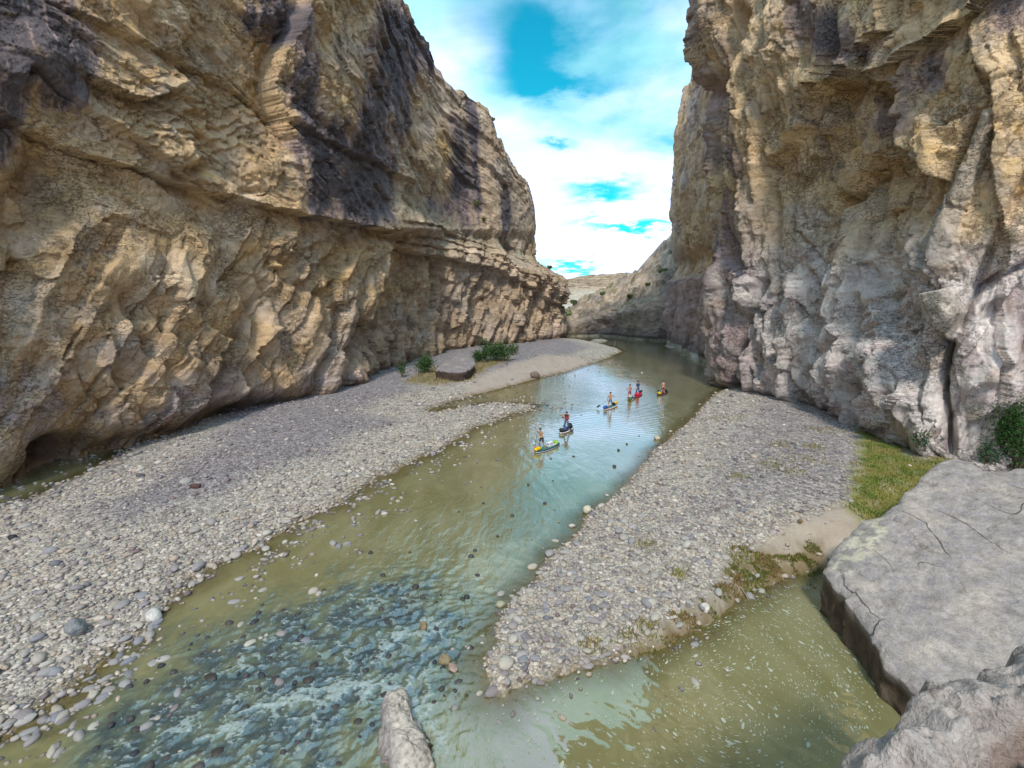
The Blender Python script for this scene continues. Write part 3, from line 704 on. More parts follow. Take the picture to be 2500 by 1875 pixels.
# ---- distant mesa
def build_mesa():
    nc, nr = 340, 80
    X = np.linspace(-60, 420, nc)
    prof = np.interp(X, [-60, 45, 58, 68, 90, 105, 150, 190, 260, 420], [18, 24, 28, 33, 38.5, 41, 43.5, 41, 39, 36])
    prof = prof + 1.0 * fbm(X / 14, X * 0, 4, 811)
    f, e, c = facets(X / 9, X * 0 + .5, 812); prof = prof + (c - .5) * 1.6
    t = np.linspace(0, 1, nr)[:, None]
    z = -1 + (prof + 1)[None] * t
    cap = 0.60
    # scree below, cliff band above
    back = np.where(t < cap, 70 * (t / cap), 70 + 5 * (t - cap) / (1 - cap))
    Xg = np.broadcast_to(X, z.shape)
    rel = rock_relief(Xg, z, 7.0, 1.8, 820, aniso=3.0)
    wall = sstep(cap - .02, cap + .02, t)
    # vertical joints in the cliff band
    jt = np.exp(-((facets(Xg / 15, z * 0 + .5, 823)[1]) / .07) ** 2) * wall * 2.5
    Yg = 600 + back - rel * (1 + .6 * (1 - wall)) + jt + 25 * fbm(Xg / 90, Xg * 0, 2, 822)
    bedd = fbm(Xg / 45, z / 1.3, 4, 824) * 2.2
    Yg = Yg - bedd * .7 * wall
    n1 = fbm(Xg / 20, z / 6, 5, 825); n2 = fbm(Xg / 6, z / 1.6, 4, 826)
    rgb = np.broadcast_to(np.array([.36, .29, .21]), z.shape + (3,)).copy()
    rgb = lerp3(rgb, np.array([.40, .35, .29]), (1 - wall) * sstep(-.2, .3, n1))
    rgb = lerp3(rgb, np.array([.24, .20, .14]), sstep(.1, .4, n2) * .5)
    rgb = lerp3(rgb, np.array([.24, .18, .115]), wall * sstep(-.2, .3, bedd + n1) * .7)
    rgb = lerp3(rgb, np.array([.22, .20, .11]), sstep(.25, .5, fbm(Xg / 4, z / 2, 3, 827)) * (1 - wall) * .6)
    rgb = lerp3(rgb, np.array([.25, .21, .15]), (sstep(.965, 1.0, t) + 0 * z) * .7)
    V = np.stack([Xg, Yg, z], -1); rows = [V]; cols = [rgb]
    for b in (6, 60, 300):
        R = V[-1:].copy(); R[..., 1] += b; R[..., 2] += 0.3 - b * .004; rows.append(R); cols.append(rgb[-1:])
    V = np.concatenate(rows, 0); C = np.concatenate(cols, 0)
    ob = mesh_np('mesa', V.reshape(-1, 3), grid_faces(V.shape[0], nc), M_FAR, colors=C.reshape(-1, 3))
    tag(ob, 'distant pale flat-topped mesa beyond the mouth of the canyon', kind='structure')
    return ob
build_mesa()
# ------------------------------------------------------------------ ground and water
def P2(pts, z=0.0):
    return [tuple(unproj(x, y, z)[:2]) for x, y in pts]
LEFT_BAR = P2([(-140, 1295), (0, 1238), (114, 1202), (253, 1130), (300, 1100)]) + [(-45, 60), (-45, 150), (0, 185), (12, 172)] + P2([
    (1368, 826), (1420, 829), (1462, 838), (1500, 848), (1520, 858), (1490, 872), (1457, 884), (1415, 897), (1382, 909), (1330, 919), (1290, 931), (1235, 945), (1150, 967), (1090, 985), (1040, 1001), (1060, 1006), (1130, 992), (1200, 984), (1270, 986), (1310, 989),
    (1290, 1003), (1245, 1012), (1200, 1034), (1150, 1046), (1110, 1080), (1040, 1110), (985, 1140), (925, 1168), (860, 1215), (780, 1258), (700, 1290), (640, 1340), (560, 1370), (500, 1400), (440, 1450), (380, 1500), (330, 1555), (260, 1600), (215, 1660), (180, 1720), (90, 1760), (0, 1790), (-200, 1850), (-700, 1950)])
RIGHT_BAR = P2([(1790, 940), (1745, 962), (1718, 988), (1695, 1018), (1660, 1045), (1630, 1075), (1590, 1105), (1560, 1150), (1510, 1200), (1440, 1250), (1400, 1310), (1340, 1355), (1300, 1410), (1262, 1450), (1230, 1500), (1205, 1540), (1210, 1580), (1170, 1610), (1185, 1660), (1200, 1700), (1228, 1706), (1250, 1682), (1310, 1656), (1400, 1640), (1480, 1622), (1555, 1600), (1640, 1562), (1730, 1512), (1800, 1462), (1860, 1432), (1930, 1408), (2010, 1392), (2120, 1400), (2300, 1500), (2700, 1500)]) + [(60, 20), (60, 90)]
ISLES = [P2([(1440, 829), (1470, 826), (1488, 832), (1470, 838), (1445, 836)]), P2([(1620, 843), (1640, 838), (1662, 843), (1655, 851), (1632, 853)])]
RAPID = P2([(-100, 2060), (120, 1850), (270, 1690), (420, 1570), (600, 1490), (780, 1430), (950, 1390), (1090, 1410), (1170, 1490), (1180, 1620), (1120, 1720), (1060, 1760), (940, 1840), (800, 1980), (500, 2080)])

def land_dist(x, y):
    """signed distance to the nearest shore, positive on land; and which land"""
    dl = -poly_dist(x, y, LEFT_BAR, True); dr = -poly_dist(x, y, RIGHT_BAR, True)
    di = np.maximum(-poly_dist(x, y, ISLES[0], True), -poly_dist(x, y, ISLES[1], True))
    w = 0.7 * fbm(x / 2.6, y / 2.6, 3, 950); w2 = 1.3 * fbm(x / 1.9, y / 1.9, 4, 951) * sstep(70, 30, np.hypot(x, y))
    return dl + w * .7 + w2, dr + w * .35 + .25 * w2, di
def ground_z(x, y, full=False):
    dl, dr, di = land_dist(x, y)
    def prof(d, hi, L):
        return np.where(d > 0, hi * (1 - np.exp(-np.clip(d, 0, None) / L)), -0.95 * (1 - np.exp(np.clip(d, None, 0) / 3.2)))
    zl = prof(dl, 0.95, 6.0); zr = prof(dr, 1.15, 4.0); zi = np.where(di > 0, .25 * (1 - np.exp(-np.clip(di, 0, None) / 1.5)), -.95 * (1 - np.exp(np.clip(di, None, 0) / 2.5)))
    # steeper mud bank on the pool side of the right bar
    zr = zr + 0.35 * sstep(0.0, 0.5, dr) * np.exp(-np.clip(dr, 0, None) / 1.5) * POOLSIDE(x, y)
    z = np.maximum(np.maximum(zl, zr), zi)
    d = np.maximum(np.maximum(dl, dr), di)
    z = z + sstep(-2, 1.5, d) * (0.07 * fbm(x / 1.3, y / 1.3, 4, 955) + .10 * fbm(x / 5, y / 5, 3, 956))
    far = sstep(205, 320, np.hypot(x, y)); z = z * (1 - far) + far * (0.6 + 3 * fbm(x / 120, y / 120, 3, 957))
    return (z, d, dl, dr) if full else z
_pp = P2([(1228, 1706), (1310, 1656), (1480, 1622), (1640, 1562), (1800, 1462), (1930, 1408), (2010, 1392)])
def POOLSIDE(x, y):
    return np.exp(-(poly_dist(x, y, _pp) / 2.0) ** 2)

def polar_grid(nr, rmin, rmax, na_in, na_out):
    a = np.concatenate([np.linspace(-180, -60, na_out, endpoint=False), np.linspace(-60, 60, na_in, endpoint=False), np.linspace(60, 180, na_out + 1)])
    a = np.radians(a); r = np.geomspace(rmin, rmax, nr)
    A, R = np.meshgrid(a, r)
    return R * np.sin(A), R * np.cos(A)

GRASS_L = [P2([(990, 935), (1040, 905), (1100, 892), (1190, 884), (1250, 872), (1235, 884), (1190, 900), (1145, 928), (1060, 940)], .7)]
GRASS_R = P2([(2100, 1042), (2160, 1052), (2230, 1130), (2320, 1122), (2330, 1190), (2230, 1250), (2150, 1290), (2075, 1240), (2090, 1180), (2105, 1120)], 1.0)
SAND_R = P2([(1960, 1260), (2080, 1230), (2130, 1290), (2060, 1340), (1950, 1350), (1830, 1345), (1870, 1310)], 1.0)
MUD_R = P2([(1780, 1360), (1850, 1330), (1900, 1350), (2000, 1310), (2040, 1380), (1930, 1408), (1800, 1462), (1640, 1562), (1560, 1585), (1540, 1560), (1640, 1490), (1760, 1430)], .8)
SAND_L = P2([(1180, 920), (1250, 890), (1330, 868), (1400, 872), (1440, 880), (1380, 903), (1290, 927), (1200, 950), (1120, 962)], .6)

def ground_color(x, y, z, d, dl, dr):
    n1 = fbm(x / 7, y / 7, 4, 960); n2 = fbm(x / 1.1, y / 1.1, 4, 961)
    rgb = np.broadcast_to(np.array([.36, .33, .29]), x.shape + (3,)).copy()
    inner = sstep(5.5, 10, dl + 3.0 * n1)
    rgb = lerp3(rgb, np.array([.235, .215, .225]), inner)
    inr = sstep(3.5, 8, dr + 2.5 * n1)
    rgb = lerp3(rgb, np.array([.28, .255, .25]), inr)
    for poly, c, a in [(SAND_R, (.42, .345, .28), .95), (SAND_L, (.40, .335, .29), .9), (MUD_R, (.20, .148, .080), .95), (GRASS_R, (.22, .22, .05), .95), (GRASS_L[0], (.27, .215, .12), .8)]:
        q = poly_dist(x, y, poly, True) + .9 * n2 + .8 * n1
        rgb = lerp3(rgb, np.array(c), (1 - sstep(-.9, 1.1, q + .9 * fbm(x / .5, y / .5, 3, 964))) * a)
    gr = 1 - sstep(-.6, .6, poly_dist(x, y, GRASS_R, True) + .5 * n2)
    rgb = lerp3(rgb, np.array([.12, .145, .035]), gr * sstep(-.05, .25, n2 + .6 * n1)); rgb = lerp3(rgb, np.array([.36, .30, .20]), gr * sstep(.1, .35, fbm(x / 1.4 + 3, y / 1.4, 4, 963)) * .8)
    wet = 1 - sstep(0.02, 0.16, z + .04 * n2)
    rgb = lerp3(rgb, np.array([.17, .125, .065]), wet * .85)
    rgb = lerp3(rgb, np.array([.115, .10, .045]), 1 - sstep(-.5, -.02, z))
    rgb = lerp3(rgb, np.array([.38, .34, .26]), sstep(205, 320, np.hypot(x, y)))
    return rgb * (1 + .22 * n2)[..., None]

def gravel_mat():
    m, n, l, b = new_mat('gravel_bed')
    geo = N(n, 'ShaderNodeNewGeometry'); at = N(n, 'ShaderNodeAttribute', attribute_name='Col'); gv = N(n, 'ShaderNodeAttribute', attribute_name='grav')
    hs = None; fac = None
    for sc, w in ((3.4, 1.0), (9.0, .4)):
        vo = N(n, 'ShaderNodeTexVoronoi', feature='F1', i_Scale=sc); l.new(geo.outputs['Position'], vo.inputs['Vector'])
        inv = math_node(n, l, 'MULTIPLY', math_node(n, l, 'SUBTRACT', 1.0, vo.outputs['Distance']), w)
        hs = inv if hs is None else math_node(n, l, 'ADD', hs, inv)
        sp = N(n, 'ShaderNodeSeparateColor'); l.new(vo.outputs['Color'], sp.inputs[0])
        f = map_range(n, l, sp.outputs[0], 0, 1, .68, 1.35, False)
        fac = f if fac is None else math_node(n, l, 'MULTIPLY', fac, f)
    fac = math_node(n, l, 'ADD', 1.0, math_node(n, l, 'MULTIPLY', math_node(n, l, 'SUBTRACT', fac, 1.0), gv.outputs['Fac']))
    t = N(n, 'ShaderNodeTexNoise', i_Scale=14.0, i_Detail=5.0); l.new(geo.outputs['Position'], t.inputs['Vector'])
    fac = math_node(n, l, 'MULTIPLY', fac, map_range(n, l, t.outputs[0], .3, .7, .85, 1.15, False))
    hh = math_node(n, l, 'ADD', math_node(n, l, 'MULTIPLY', hs, gv.outputs['Fac']), math_node(n, l, 'MULTIPLY', t.outputs[0], .3))
    vm = N(n, 'ShaderNodeVectorMath', operation='SCALE'); l.new(at.outputs['Color'], vm.inputs[0]); l.new(fac, vm.inputs['Scale'])
    l.new(vm.outputs[0], b.inputs['Base Color']); b.inputs['Roughness'].default_value = .9; b.inputs['Specular IOR Level'].default_value = .2
    bp = N(n, 'ShaderNodeBump', i_Strength=.9, i_Distance=.12); l.new(hh, bp.inputs['Height']); l.new(bp.outputs[0], b.inputs['Normal'])
    return m

def build_ground():
    x, y = polar_grid(290, 3.0, 2600, 280, 16)
    z, d, dl, dr = ground_z(x, y, True)
    rgb = ground_color(x, y, z, d, dl, dr)
    sandy = np.ones(x.shape)
    for poly in (SAND_R, SAND_L, MUD_R, GRASS_R, GRASS_L[0]):
        sandy *= sstep(-.3, .6, poly_dist(x, y, poly, True))
    ob = mesh_np('ground', np.stack([x, y, z], -1).reshape(-1, 3), grid_faces(*x.shape, flip=True), gravel_mat(), colors=rgb.reshape(-1, 3), attrs={'grav': sandy * sstep(-.3, .05, z)})
    tag(ob, 'gravel bars, sand and mud of the canyon floor', kind='structure')
build_ground()

def water_mat():
    m, n, l, b = new_mat('river_water')
    out = [q for q in n if q.type == 'OUTPUT_MATERIAL'][0]
    geo = N(n, 'ShaderNodeNewGeometry')
    A = {k: N(n, 'ShaderNodeAttribute', attribute_name=k).outputs['Fac'] for k in ('depth', 'rapid', 'ripple', 'ring')}
    mp = N(n, 'ShaderNodeMapping'); mp.inputs['Rotation'].default_value = (0, 0, math.radians(-32)); mp.inputs['Scale'].default_value = (1.0, .42, 1)
    l.new(geo.outputs['Position'], mp.inputs['Vector'])
    big = N(n, 'ShaderNodeTexNoise', i_Scale=.35, i_Detail=5.0, i_Roughness=.6, i_Distortion=.6); l.new(mp.outputs[0], big.inputs['Vector'])
    fine = N(n, 'ShaderNodeTexNoise', i_Scale=2.6, i_Detail=6.0, i_Roughness=.62, i_Distortion=.8); l.new(mp.outputs[0], fine.inputs['Vector'])
    foamn = N(n, 'ShaderNodeTexNoise', i_Scale=1.7, i_Detail=6.0, i_Roughness=.66, i_Distortion=1.0); l.new(mp.outputs[0], foamn.inputs['Vector'])
    # silty green water; churned teal plus sky reflection painted in over the rapid
    c = mix_color(n, l, map_range(n, l, big.outputs[0], .35, .68), (.190, .180, .078), (.262, .252, .135))
    teal = map_range(n, l, math_node(n, l, 'MULTIPLY_ADD', math_node(n, l, 'SUBTRACT', foamn.outputs[0], .5), 1.5, A['rapid']), .2, 1.15)
    c = mix_color(n, l, math_node(n, l, 'MULTIPLY', teal, .7), c, (.066, .122, .108))
    mid = N(n, 'ShaderNodeTexNoise', i_Scale=.9, i_Detail=5.0, i_Roughness=.65); l.new(geo.outputs['Position'], mid.inputs['Vector'])
    dark = map_range(n, l, math_node(n, l, 'MULTIPLY', A['rapid'], mid.outputs[0]), .36, .58)
    c = mix_color(n, l, math_node(n, l, 'MULTIPLY', dark, .72), c, (.014, .046, .080))
    # foam on the crests of the rapid
    fz = N(n, 'ShaderNodeAttribute', attribute_name='foam').outputs['Fac']
    fn = N(n, 'ShaderNodeTexNoise', i_Scale=9.0, i_Detail=4.0, i_Roughness=.7); l.new(geo.outputs['Position'], fn.inputs['Vector'])
    foam = math_node(n, l, 'MULTIPLY', map_range(n, l, math_node(n, l, 'MULTIPLY_ADD', math_node(n, l, 'SUBTRACT', fn.outputs[0], .5), 1.0, fz), .62, 1.15), .65, clamp=True)
    c = mix_color(n, l, foam, c, (.46, .56, .57))
    l.new(c, b.inputs['Base Color'])
    l.new(map_range(n, l, foam, 0, .6, .06, .7), b.inputs['Roughness'])
    b.inputs['IOR'].default_value = 1.333; b.inputs['Specular IOR Level'].default_value = .8; b.inputs['Specular Tint'].default_value = (.72, .9, 1.0, 1)
    # ripples
    wv = N(n, 'ShaderNodeTexNoise', i_Scale=1.3, i_Detail=4.0, i_Roughness=.55, i_Distortion=.5); l.new(mp.outputs[0], wv.inputs['Vector'])
    rp = N(n, 'ShaderNodeMapping'); rp.inputs['Rotation'].default_value = (0, 0, math.radians(24)); l.new(geo.outputs['Position'], rp.inputs['Vector'])
    wave = N(n, 'ShaderNodeTexWave', wave_type='BANDS', bands_direction='Y', i_Scale=.42, i_Distortion=4.5, i_Detail=2.5); l.new(rp.outputs[0], wave.inputs['Vector'])
    wave.inputs['Detail Scale'].default_value = .6
    h = math_node(n, l, 'ADD', math_node(n, l, 'MULTIPLY', wv.outputs[0], .55), math_node(n, l, 'MULTIPLY', fine.outputs[0], .22))
    h = math_node(n, l, 'MULTIPLY', h, A['ripple'])
    h = math_node(n, l, 'ADD', h, math_node(n, l, 'MULTIPLY', math_node(n, l, 'MULTIPLY', wave.outputs['Fac'], A['ring']), .30))
    h = math_node(n, l, 'ADD', h, math_node(n, l, 'MULTIPLY', math_node(n, l, 'MULTIPLY', foamn.outputs[0], A['rapid']), .25))
    bp = N(n, 'ShaderNodeBump', i_Strength=1.0, i_Distance=.16); l.new(h, bp.inputs['Height']); l.new(bp.outputs[0], b.inputs['Normal'])
    b.inputs['Coat Weight'].default_value = 1.0; b.inputs['Coat IOR'].default_value = 2.15; b.inputs['Coat Roughness'].default_value = .04; l.new(bp.outputs[0], b.inputs['Coat Normal'])
    l.new(math_node(n, l, 'SUBTRACT', 1.0, foam, clamp=True), b.inputs['Coat Weight'])
    # shallow water shows the bed
    tr = N(n, 'ShaderNodeBsdfTransparent'); tr.inputs[0].default_value = (.80, .74, .52, 1)
    mx = N(n, 'ShaderNodeMixShader')
    op = map_range(n, l, A['depth'], 0.0, 0.42, 0.30, 1.0)
    l.new(op, mx.inputs[0]); l.new(tr.outputs[0], mx.inputs[1]); l.new(b.outputs[0], mx.inputs[2])
    l.new(mx.outputs[0], out.inputs[0])
    return m

def build_water():
    a = np.radians(np.concatenate([np.linspace(-180, -52, 14, endpoint=False), np.linspace(-52, 52, 400, endpoint=False), np.linspace(52, 180, 15)]))
    r = np.concatenate([np.geomspace(3, 11, 24, endpoint=False), np.geomspace(11, 27, 230, endpoint=False), np.geomspace(27, 300, 150)])
    A_, R_ = np.meshgrid(a, r); x, y = R_ * np.sin(A_), R_ * np.cos(A_)
    gz = ground_z(x, y)
    q = poly_dist(x, y, RAPID, True) + 2.2 * fbm(x / 2.2, y / 2.2, 4, 970)
    rap = 1 - sstep(-2.6, 3.4, q)
    px, py = proj(np.stack([x, y, 0 * x], -1))
    # current runs to the lower left; standing waves break across it
    ca, sa = math.cos(math.radians(40)), math.sin(math.radians(40))
    wx = .5 * fbm(x / 1.3, y / 1.3, 3, 976); wy = .5 * fbm(x / 1.3 + 8, y / 1.3, 3, 977)
    fx = (x + wx) * ca + (y + wy) * sa; fy = -(x + wx) * sa + (y + wy) * ca
    w1 = fbm(fx / .95, fy / .62, 3, 971, ridged=True); w2 = fbm(x / .34 + wx * 2, y / .34 + wy * 2, 3, 972, ridged=True); w3 = fbm(x / .13, y / .13, 2, 978)
    z = rap * (w1 * .085 + w2 * .04 + w3 * .016) + (.014 * fbm(fx / .5, fy / 1.1, 4, 973)) * (1 - rap)
    crest = sstep(.35, 1.0, .75 * w1 + .5 * w2 + .35 * w3 + .25 * fbm(x / 2.2, y / 2.2, 3, 974))
    foam = rap ** 1.5 * crest
    collar = np.exp(-(poly_dist(x + .3 * wx, y + .3 * wy, P2([(560, 1790), (640, 1730), (790, 1690), (850, 1700), (960, 1680), (1030, 1720), (1090, 1830)])) / .45) ** 2) * .8 + .7 * np.exp(-(poly_dist(x, y, P2([(930, 1585), (1000, 1545), (1070, 1540)])) / .3) ** 2)
    foam = np.clip(foam + collar * sstep(.0, .6, .5 * w2 + .4 * w1 + .4 * w3 + .25), 0, 1)
    pool = sstep(1150, 1350, px) * sstep(1380, 1560, py)
    ripple = (.50 + .45 * fbm(x / 8, y / 8, 3, 975)) * (1 - .95 * pool) * (1 - .45 * sstep(1100, 900, py) * (px < 1330))
    ripple = np.clip(ripple + .9 * gauss(px, py, 950, 1330, 260, 130) + .8 * gauss(px, py, 500, 1600, 300, 160), 0.02, 1.6)
    ripple *= 1 - .62 * gauss(px, py, 1500, 1020, 190, 190)
    ring = gauss(px, py, 1365, 965, 75, 60) + .8 * gauss(px, py, 1690, 1010, 55, 60) + .35 * gauss(px, py, 1560, 1000, 120, 60)
    ob = mesh_np('river', np.stack([x, y, z], -1).reshape(-1, 3), grid_faces(*x.shape, flip=True), water_mat(),
                 attrs={'depth': np.clip(-gz, 0, 2), 'rapid': rap, 'ripple': ripple, 'ring': np.clip(ring, 0, 1), 'foam': foam})
    tag(ob, 'silty green river with a rapid and reflected sky', kind='structure')
build_water()
# ------------------------------------------------------------------ boulders and cobbles
def ico(sub):
    bm = bmesh.new(); bmesh.ops.create_icosphere(bm, subdivisions=sub, radius=1.0)
    v = np.array([q.co[:] for q in bm.verts]); bm.verts.index_update(); f = np.array([[q.index for q in fa.verts] for fa in bm.faces]); bm.free()
    return v, f
ICO1, ICO2, ICO3, ICO4 = ico(1), ico(2), ico(3), ico(4)
def n3(p, seed, f):
    return (perlin(p[:, 0] * f + p[:, 2] * .7 * f, p[:, 1] * f + 3.3, seed) + perlin(p[:, 1] * f + 7.7, p[:, 2] * f + p[:, 0] * .6 * f, seed + 1) + perlin(p[:, 2] * f + 1.1, p[:, 0] * f - 2.2, seed + 2)) / 2.0
def pebble(ic, seed, ang=.5):
    """a worn stone: random cutting planes soften an ellipsoid into flats, then noise"""
    r = np.random.default_rng(seed); v = ic[0].copy()
    for k in range(5):
        nrm = r.normal(size=3); nrm /= np.linalg.norm(nrm); lim = r.uniform(.62, .9)
        ex = np.clip(v @ nrm - lim, 0, None); v -= np.outer(ex, nrm) * (.55 + .4 * ang)
    v *= (1 + .16 * n3(v, seed, 1.3))[:, None]
    return v
PEB1 = [pebble(ICO1, 2000 + i) for i in range(24)]; PEB2 = [pebble(ICO2, 2100 + i) for i in range(24)]
PEB2_ME = []
for i, v in enumerate(PEB2[:16]):
    o = mesh_np('cobble_shape', v, ICO2[1]); PEB2_ME.append(o.data); bpy.data.objects.remove(o)

def stone_colors(x, y, dl, dr, n, r):
    """pale near the water, greyer and more mixed on the higher ground"""
    n1 = fbm(x / 7, y / 7, 4, 960)
    pal = np.array([[.44, .39, .345], [.36, .325, .295], [.51, .465, .425], [.32, .29, .285], [.40, .33, .27]])
    gry = np.array([[.245, .215, .23], [.16, .14, .16], [.31, .275, .27], [.215, .165, .17], [.40, .36, .34], [.19, .185, .21]])
    onl = dl > dr
    inner = np.where(onl, sstep(5.5, 10, dl + 3.0 * n1), sstep(3.5, 8.5, dr + 2.5 * n1))
    g = r.random(n) < (.22 + .62 * inner)
    c = np.where(g[:, None], gry[r.integers(0, 6, n)], pal[r.integers(0, 5, n)])
    return c * r.uniform(.85, 1.15, (n, 1))

def place_stones():
    r = np.random.default_rng(77)
    X, Y = [], []
    for cell, d0, d1 in ((.172, 11, 22), (.215, 22, 34), (.30, 34, 48), (.42, 48, 68), (.8, 68, 110)):
        gx = np.arange(-48, 48, cell); gy = np.arange(8, 115, cell)
        x, y = np.meshgrid(gx, gy); x = x.ravel() + r.uniform(-.5, .5, x.size) * cell; y = y.ravel() + r.uniform(-.5, .5, y.size) * cell
        d = np.hypot(x, y); k = (d >= d0) & (d < d1); x, y = x[k], y[k]
        px, py = proj(np.stack([x, y, 0 * x], -1)); k = (px > -60) & (px < 2560) & (py < 1960)
        X.append(x[k]); Y.append(y[k])
    x = np.concatenate(X); y = np.concatenate(Y)
    z, d, dl, dr = ground_z(x, y, True)
    clump = fbm(x / 1.7, y / 1.7, 3, 981)
    pr = np.where(d > 0, 1.0, 0.0)
    sand = np.ones(len(x))
    for poly, keep in ((SAND_R, .03), (SAND_L, .04), (MUD_R, .10), (GRASS_R, .03), (GRASS_L[0], .08)):
        q = poly_dist(x, y, poly, True); sand = np.minimum(sand, keep + (1 - keep) * sstep(-.4, .9, q + .8 * clump))
    pr = np.where(d > 0, sand, pr)
    onl = dl > dr
    wl_ = np.where(onl, 1.3 * np.exp(np.clip(d, None, 0) / 2.0) * sstep(-.12, .22, clump), .5 * np.exp(np.clip(d, None, 0) / .55) * sstep(-.2, .25, clump))
    pr = np.where(d <= 0, wl_, pr)
    inner_thin = sstep(9, 16, dl) * .35
    silt = sstep(.08, .3, fbm(x / 7, y / 3.2, 3, 985)) * sstep(4.5, 8, dl)
    pr = pr * (1 - inner_thin) * (1 - .8 * silt)
    k = r.random(len(x)) < pr
    x, y, z, d, dl, dr = (q[k] for q in (x, y, z, d, dl, dr))
    n = len(x)
    dist = np.hypot(x, y)
    size = np.exp(r.normal(math.log(.070), .48, n)) * np.where(dl > dr, 1.0, .95)
    size *= np.interp(np.maximum(dl, dr), [-2, 1, 6, 12], [1.25, 1.2, 1.0, .85]) * np.interp(dist, [12, 40, 64, 100], [1.0, 1.15, 1.4, 2.0])
    size = np.where((d < 0) & (dl > dr), size * 1.35, size)
    size = np.minimum(np.clip(size, .05, .36), np.where(d < 0, .23, 1.0))
    col = stone_colors(x, y, dl, dr, n, r)
    inw = d < .05
    col[inw] *= r.uniform(.8, 1.1, (inw.sum(), 1))
    a = r.uniform(.85, 1.45, n); b = r.uniform(.65, 1.0, n); c = r.uniform(.38, .68, n)
    sc = np.stack([size * a, size * b, size * c], -1)
    yaw = r.uniform(0, 2 * math.pi, n); tilt = r.normal(0, .22, n)
    zc = z + sc[:, 2] * r.uniform(.25, .6, n)
    zc = np.where(inw, np.maximum(zc, sc[:, 2] * r.uniform(-.35, .45, n)), zc)
    pos = np.stack([x, y, zc], -1)
    return pos, sc, yaw, tilt, col, dist, dl, dr, d, n
pos, sc_, yaw, tilt, col_, dist_, dl_, dr_, d_, nst = place_stones()
app = sc_.max(1) / dist_
px_, py_ = proj(pos)
vis = (px_ > 10) & (px_ < 2490) & (py_ < 1865)
# stones covered by the slab and the ledge do not count as seen
covered = (px_ > 2000) & (py_ > 1380)
rank = np.where(vis & ~covered, app, 0)
order = np.argsort(-rank)
single = order[:300]
rest = np.ones(nst, bool); rest[single] = False; rest &= ~covered

def rot_mats(yaw, tilt):
    cz, sz, ct, st = np.cos(yaw), np.sin(yaw), np.cos(tilt), np.sin(tilt)
    R = np.zeros((len(yaw), 3, 3))
    R[:, 0, 0] = cz; R[:, 0, 1] = -sz * ct; R[:, 0, 2] = sz * st
    R[:, 1, 0] = sz; R[:, 1, 1] = cz * ct; R[:, 1, 2] = -cz * st
    R[:, 2, 1] = st; R[:, 2, 2] = ct
    return R
def joined_stones(name, idx, near, label):
    lib, ic = (PEB2, ICO2) if near else (PEB1, ICO1)
    r = np.random.default_rng(3); var = r.integers(0, len(lib), len(idx))
    base = np.stack(lib)[var]                                     # (n, nv, 3)
    v = base * sc_[idx][:, None, :]
    v = np.einsum('nij,nkj->nki', rot_mats(yaw[idx], tilt[idx]), v) + pos[idx][:, None, :]
    nv = base.shape[1]
    f = ic[1][None] + (np.arange(len(idx)) * nv)[:, None, None]
    c = np.repeat(col_[idx][:, None, :], nv, 1)
    # waterline: stones standing in the river are dark and wet at the foot
    wet = (1 - sstep(.01, .06, v[..., 2]))[..., None]
    c = c * (1 - .72 * wet)
    return v.reshape(-1, 3), f.reshape(-1, 3), c.reshape(-1, 3)
for nm, side, lab in (('cobbles', dl_ > dr_, 'dense bed of small pale and grey cobbles covering the left gravel bar'), ('cobbles', dl_ <= dr_, 'dense bed of small pale and grey cobbles covering the right gravel bar')):
    near = np.where(rest & side & (dist_ < 18))[0]; far = np.where(rest & side & (dist_ >= 18))[0]
    parts = [joined_stones(nm, near, True, lab), joined_stones(nm, far, False, lab)]
    nv0 = len(parts[0][0])
    ob = mesh_np(nm, np.concatenate([p[0] for p in parts]), np.concatenate([parts[0][1], parts[1][1] + nv0]), M_STONE, colors=np.concatenate([p[2] for p in parts]))
    tag(ob, lab, 'cobbles', kind='stuff')
print('STONES', nst)
for k, i in enumerate(single):
    grey = col_[i].mean() < .33
    me = PEB2_ME[k % 16]
    o = bpy.data.objects.new('cobble', me); COL.objects.link(o)
    o.location = pos[i]; o.scale = sc_[i]; o.rotation_euler = (tilt[i], 0, yaw[i])
    o.data = me
    if len(me.materials) == 0: me.materials.append(M_COBBLE)
    o.material_slots[0].link = 'OBJECT'; o.material_slots[0].material = M_GREYCOB if grey else M_COBBLE
    left = dl_[i] > dr_[i]
    if d_[i] < .05:
        lab = ('grey' if grey else 'pale') + ' rounded cobble standing in the shallows off the ' + ('left' if left else 'right') + ' gravel bar'
        grp = 'cobbles standing in the ' + ('left' if left else 'right') + ' shallows'
    else:
        lab = ('grey' if grey else 'pale') + ' rounded cobble lying on the near end of the ' + ('left' if left else 'right') + ' gravel bar'
        grp = 'cobbles on the ' + ('left' if left else 'right') + ' bar'
    tag(o, lab, 'stone', ('grey ' if grey else 'pale ') + grp)

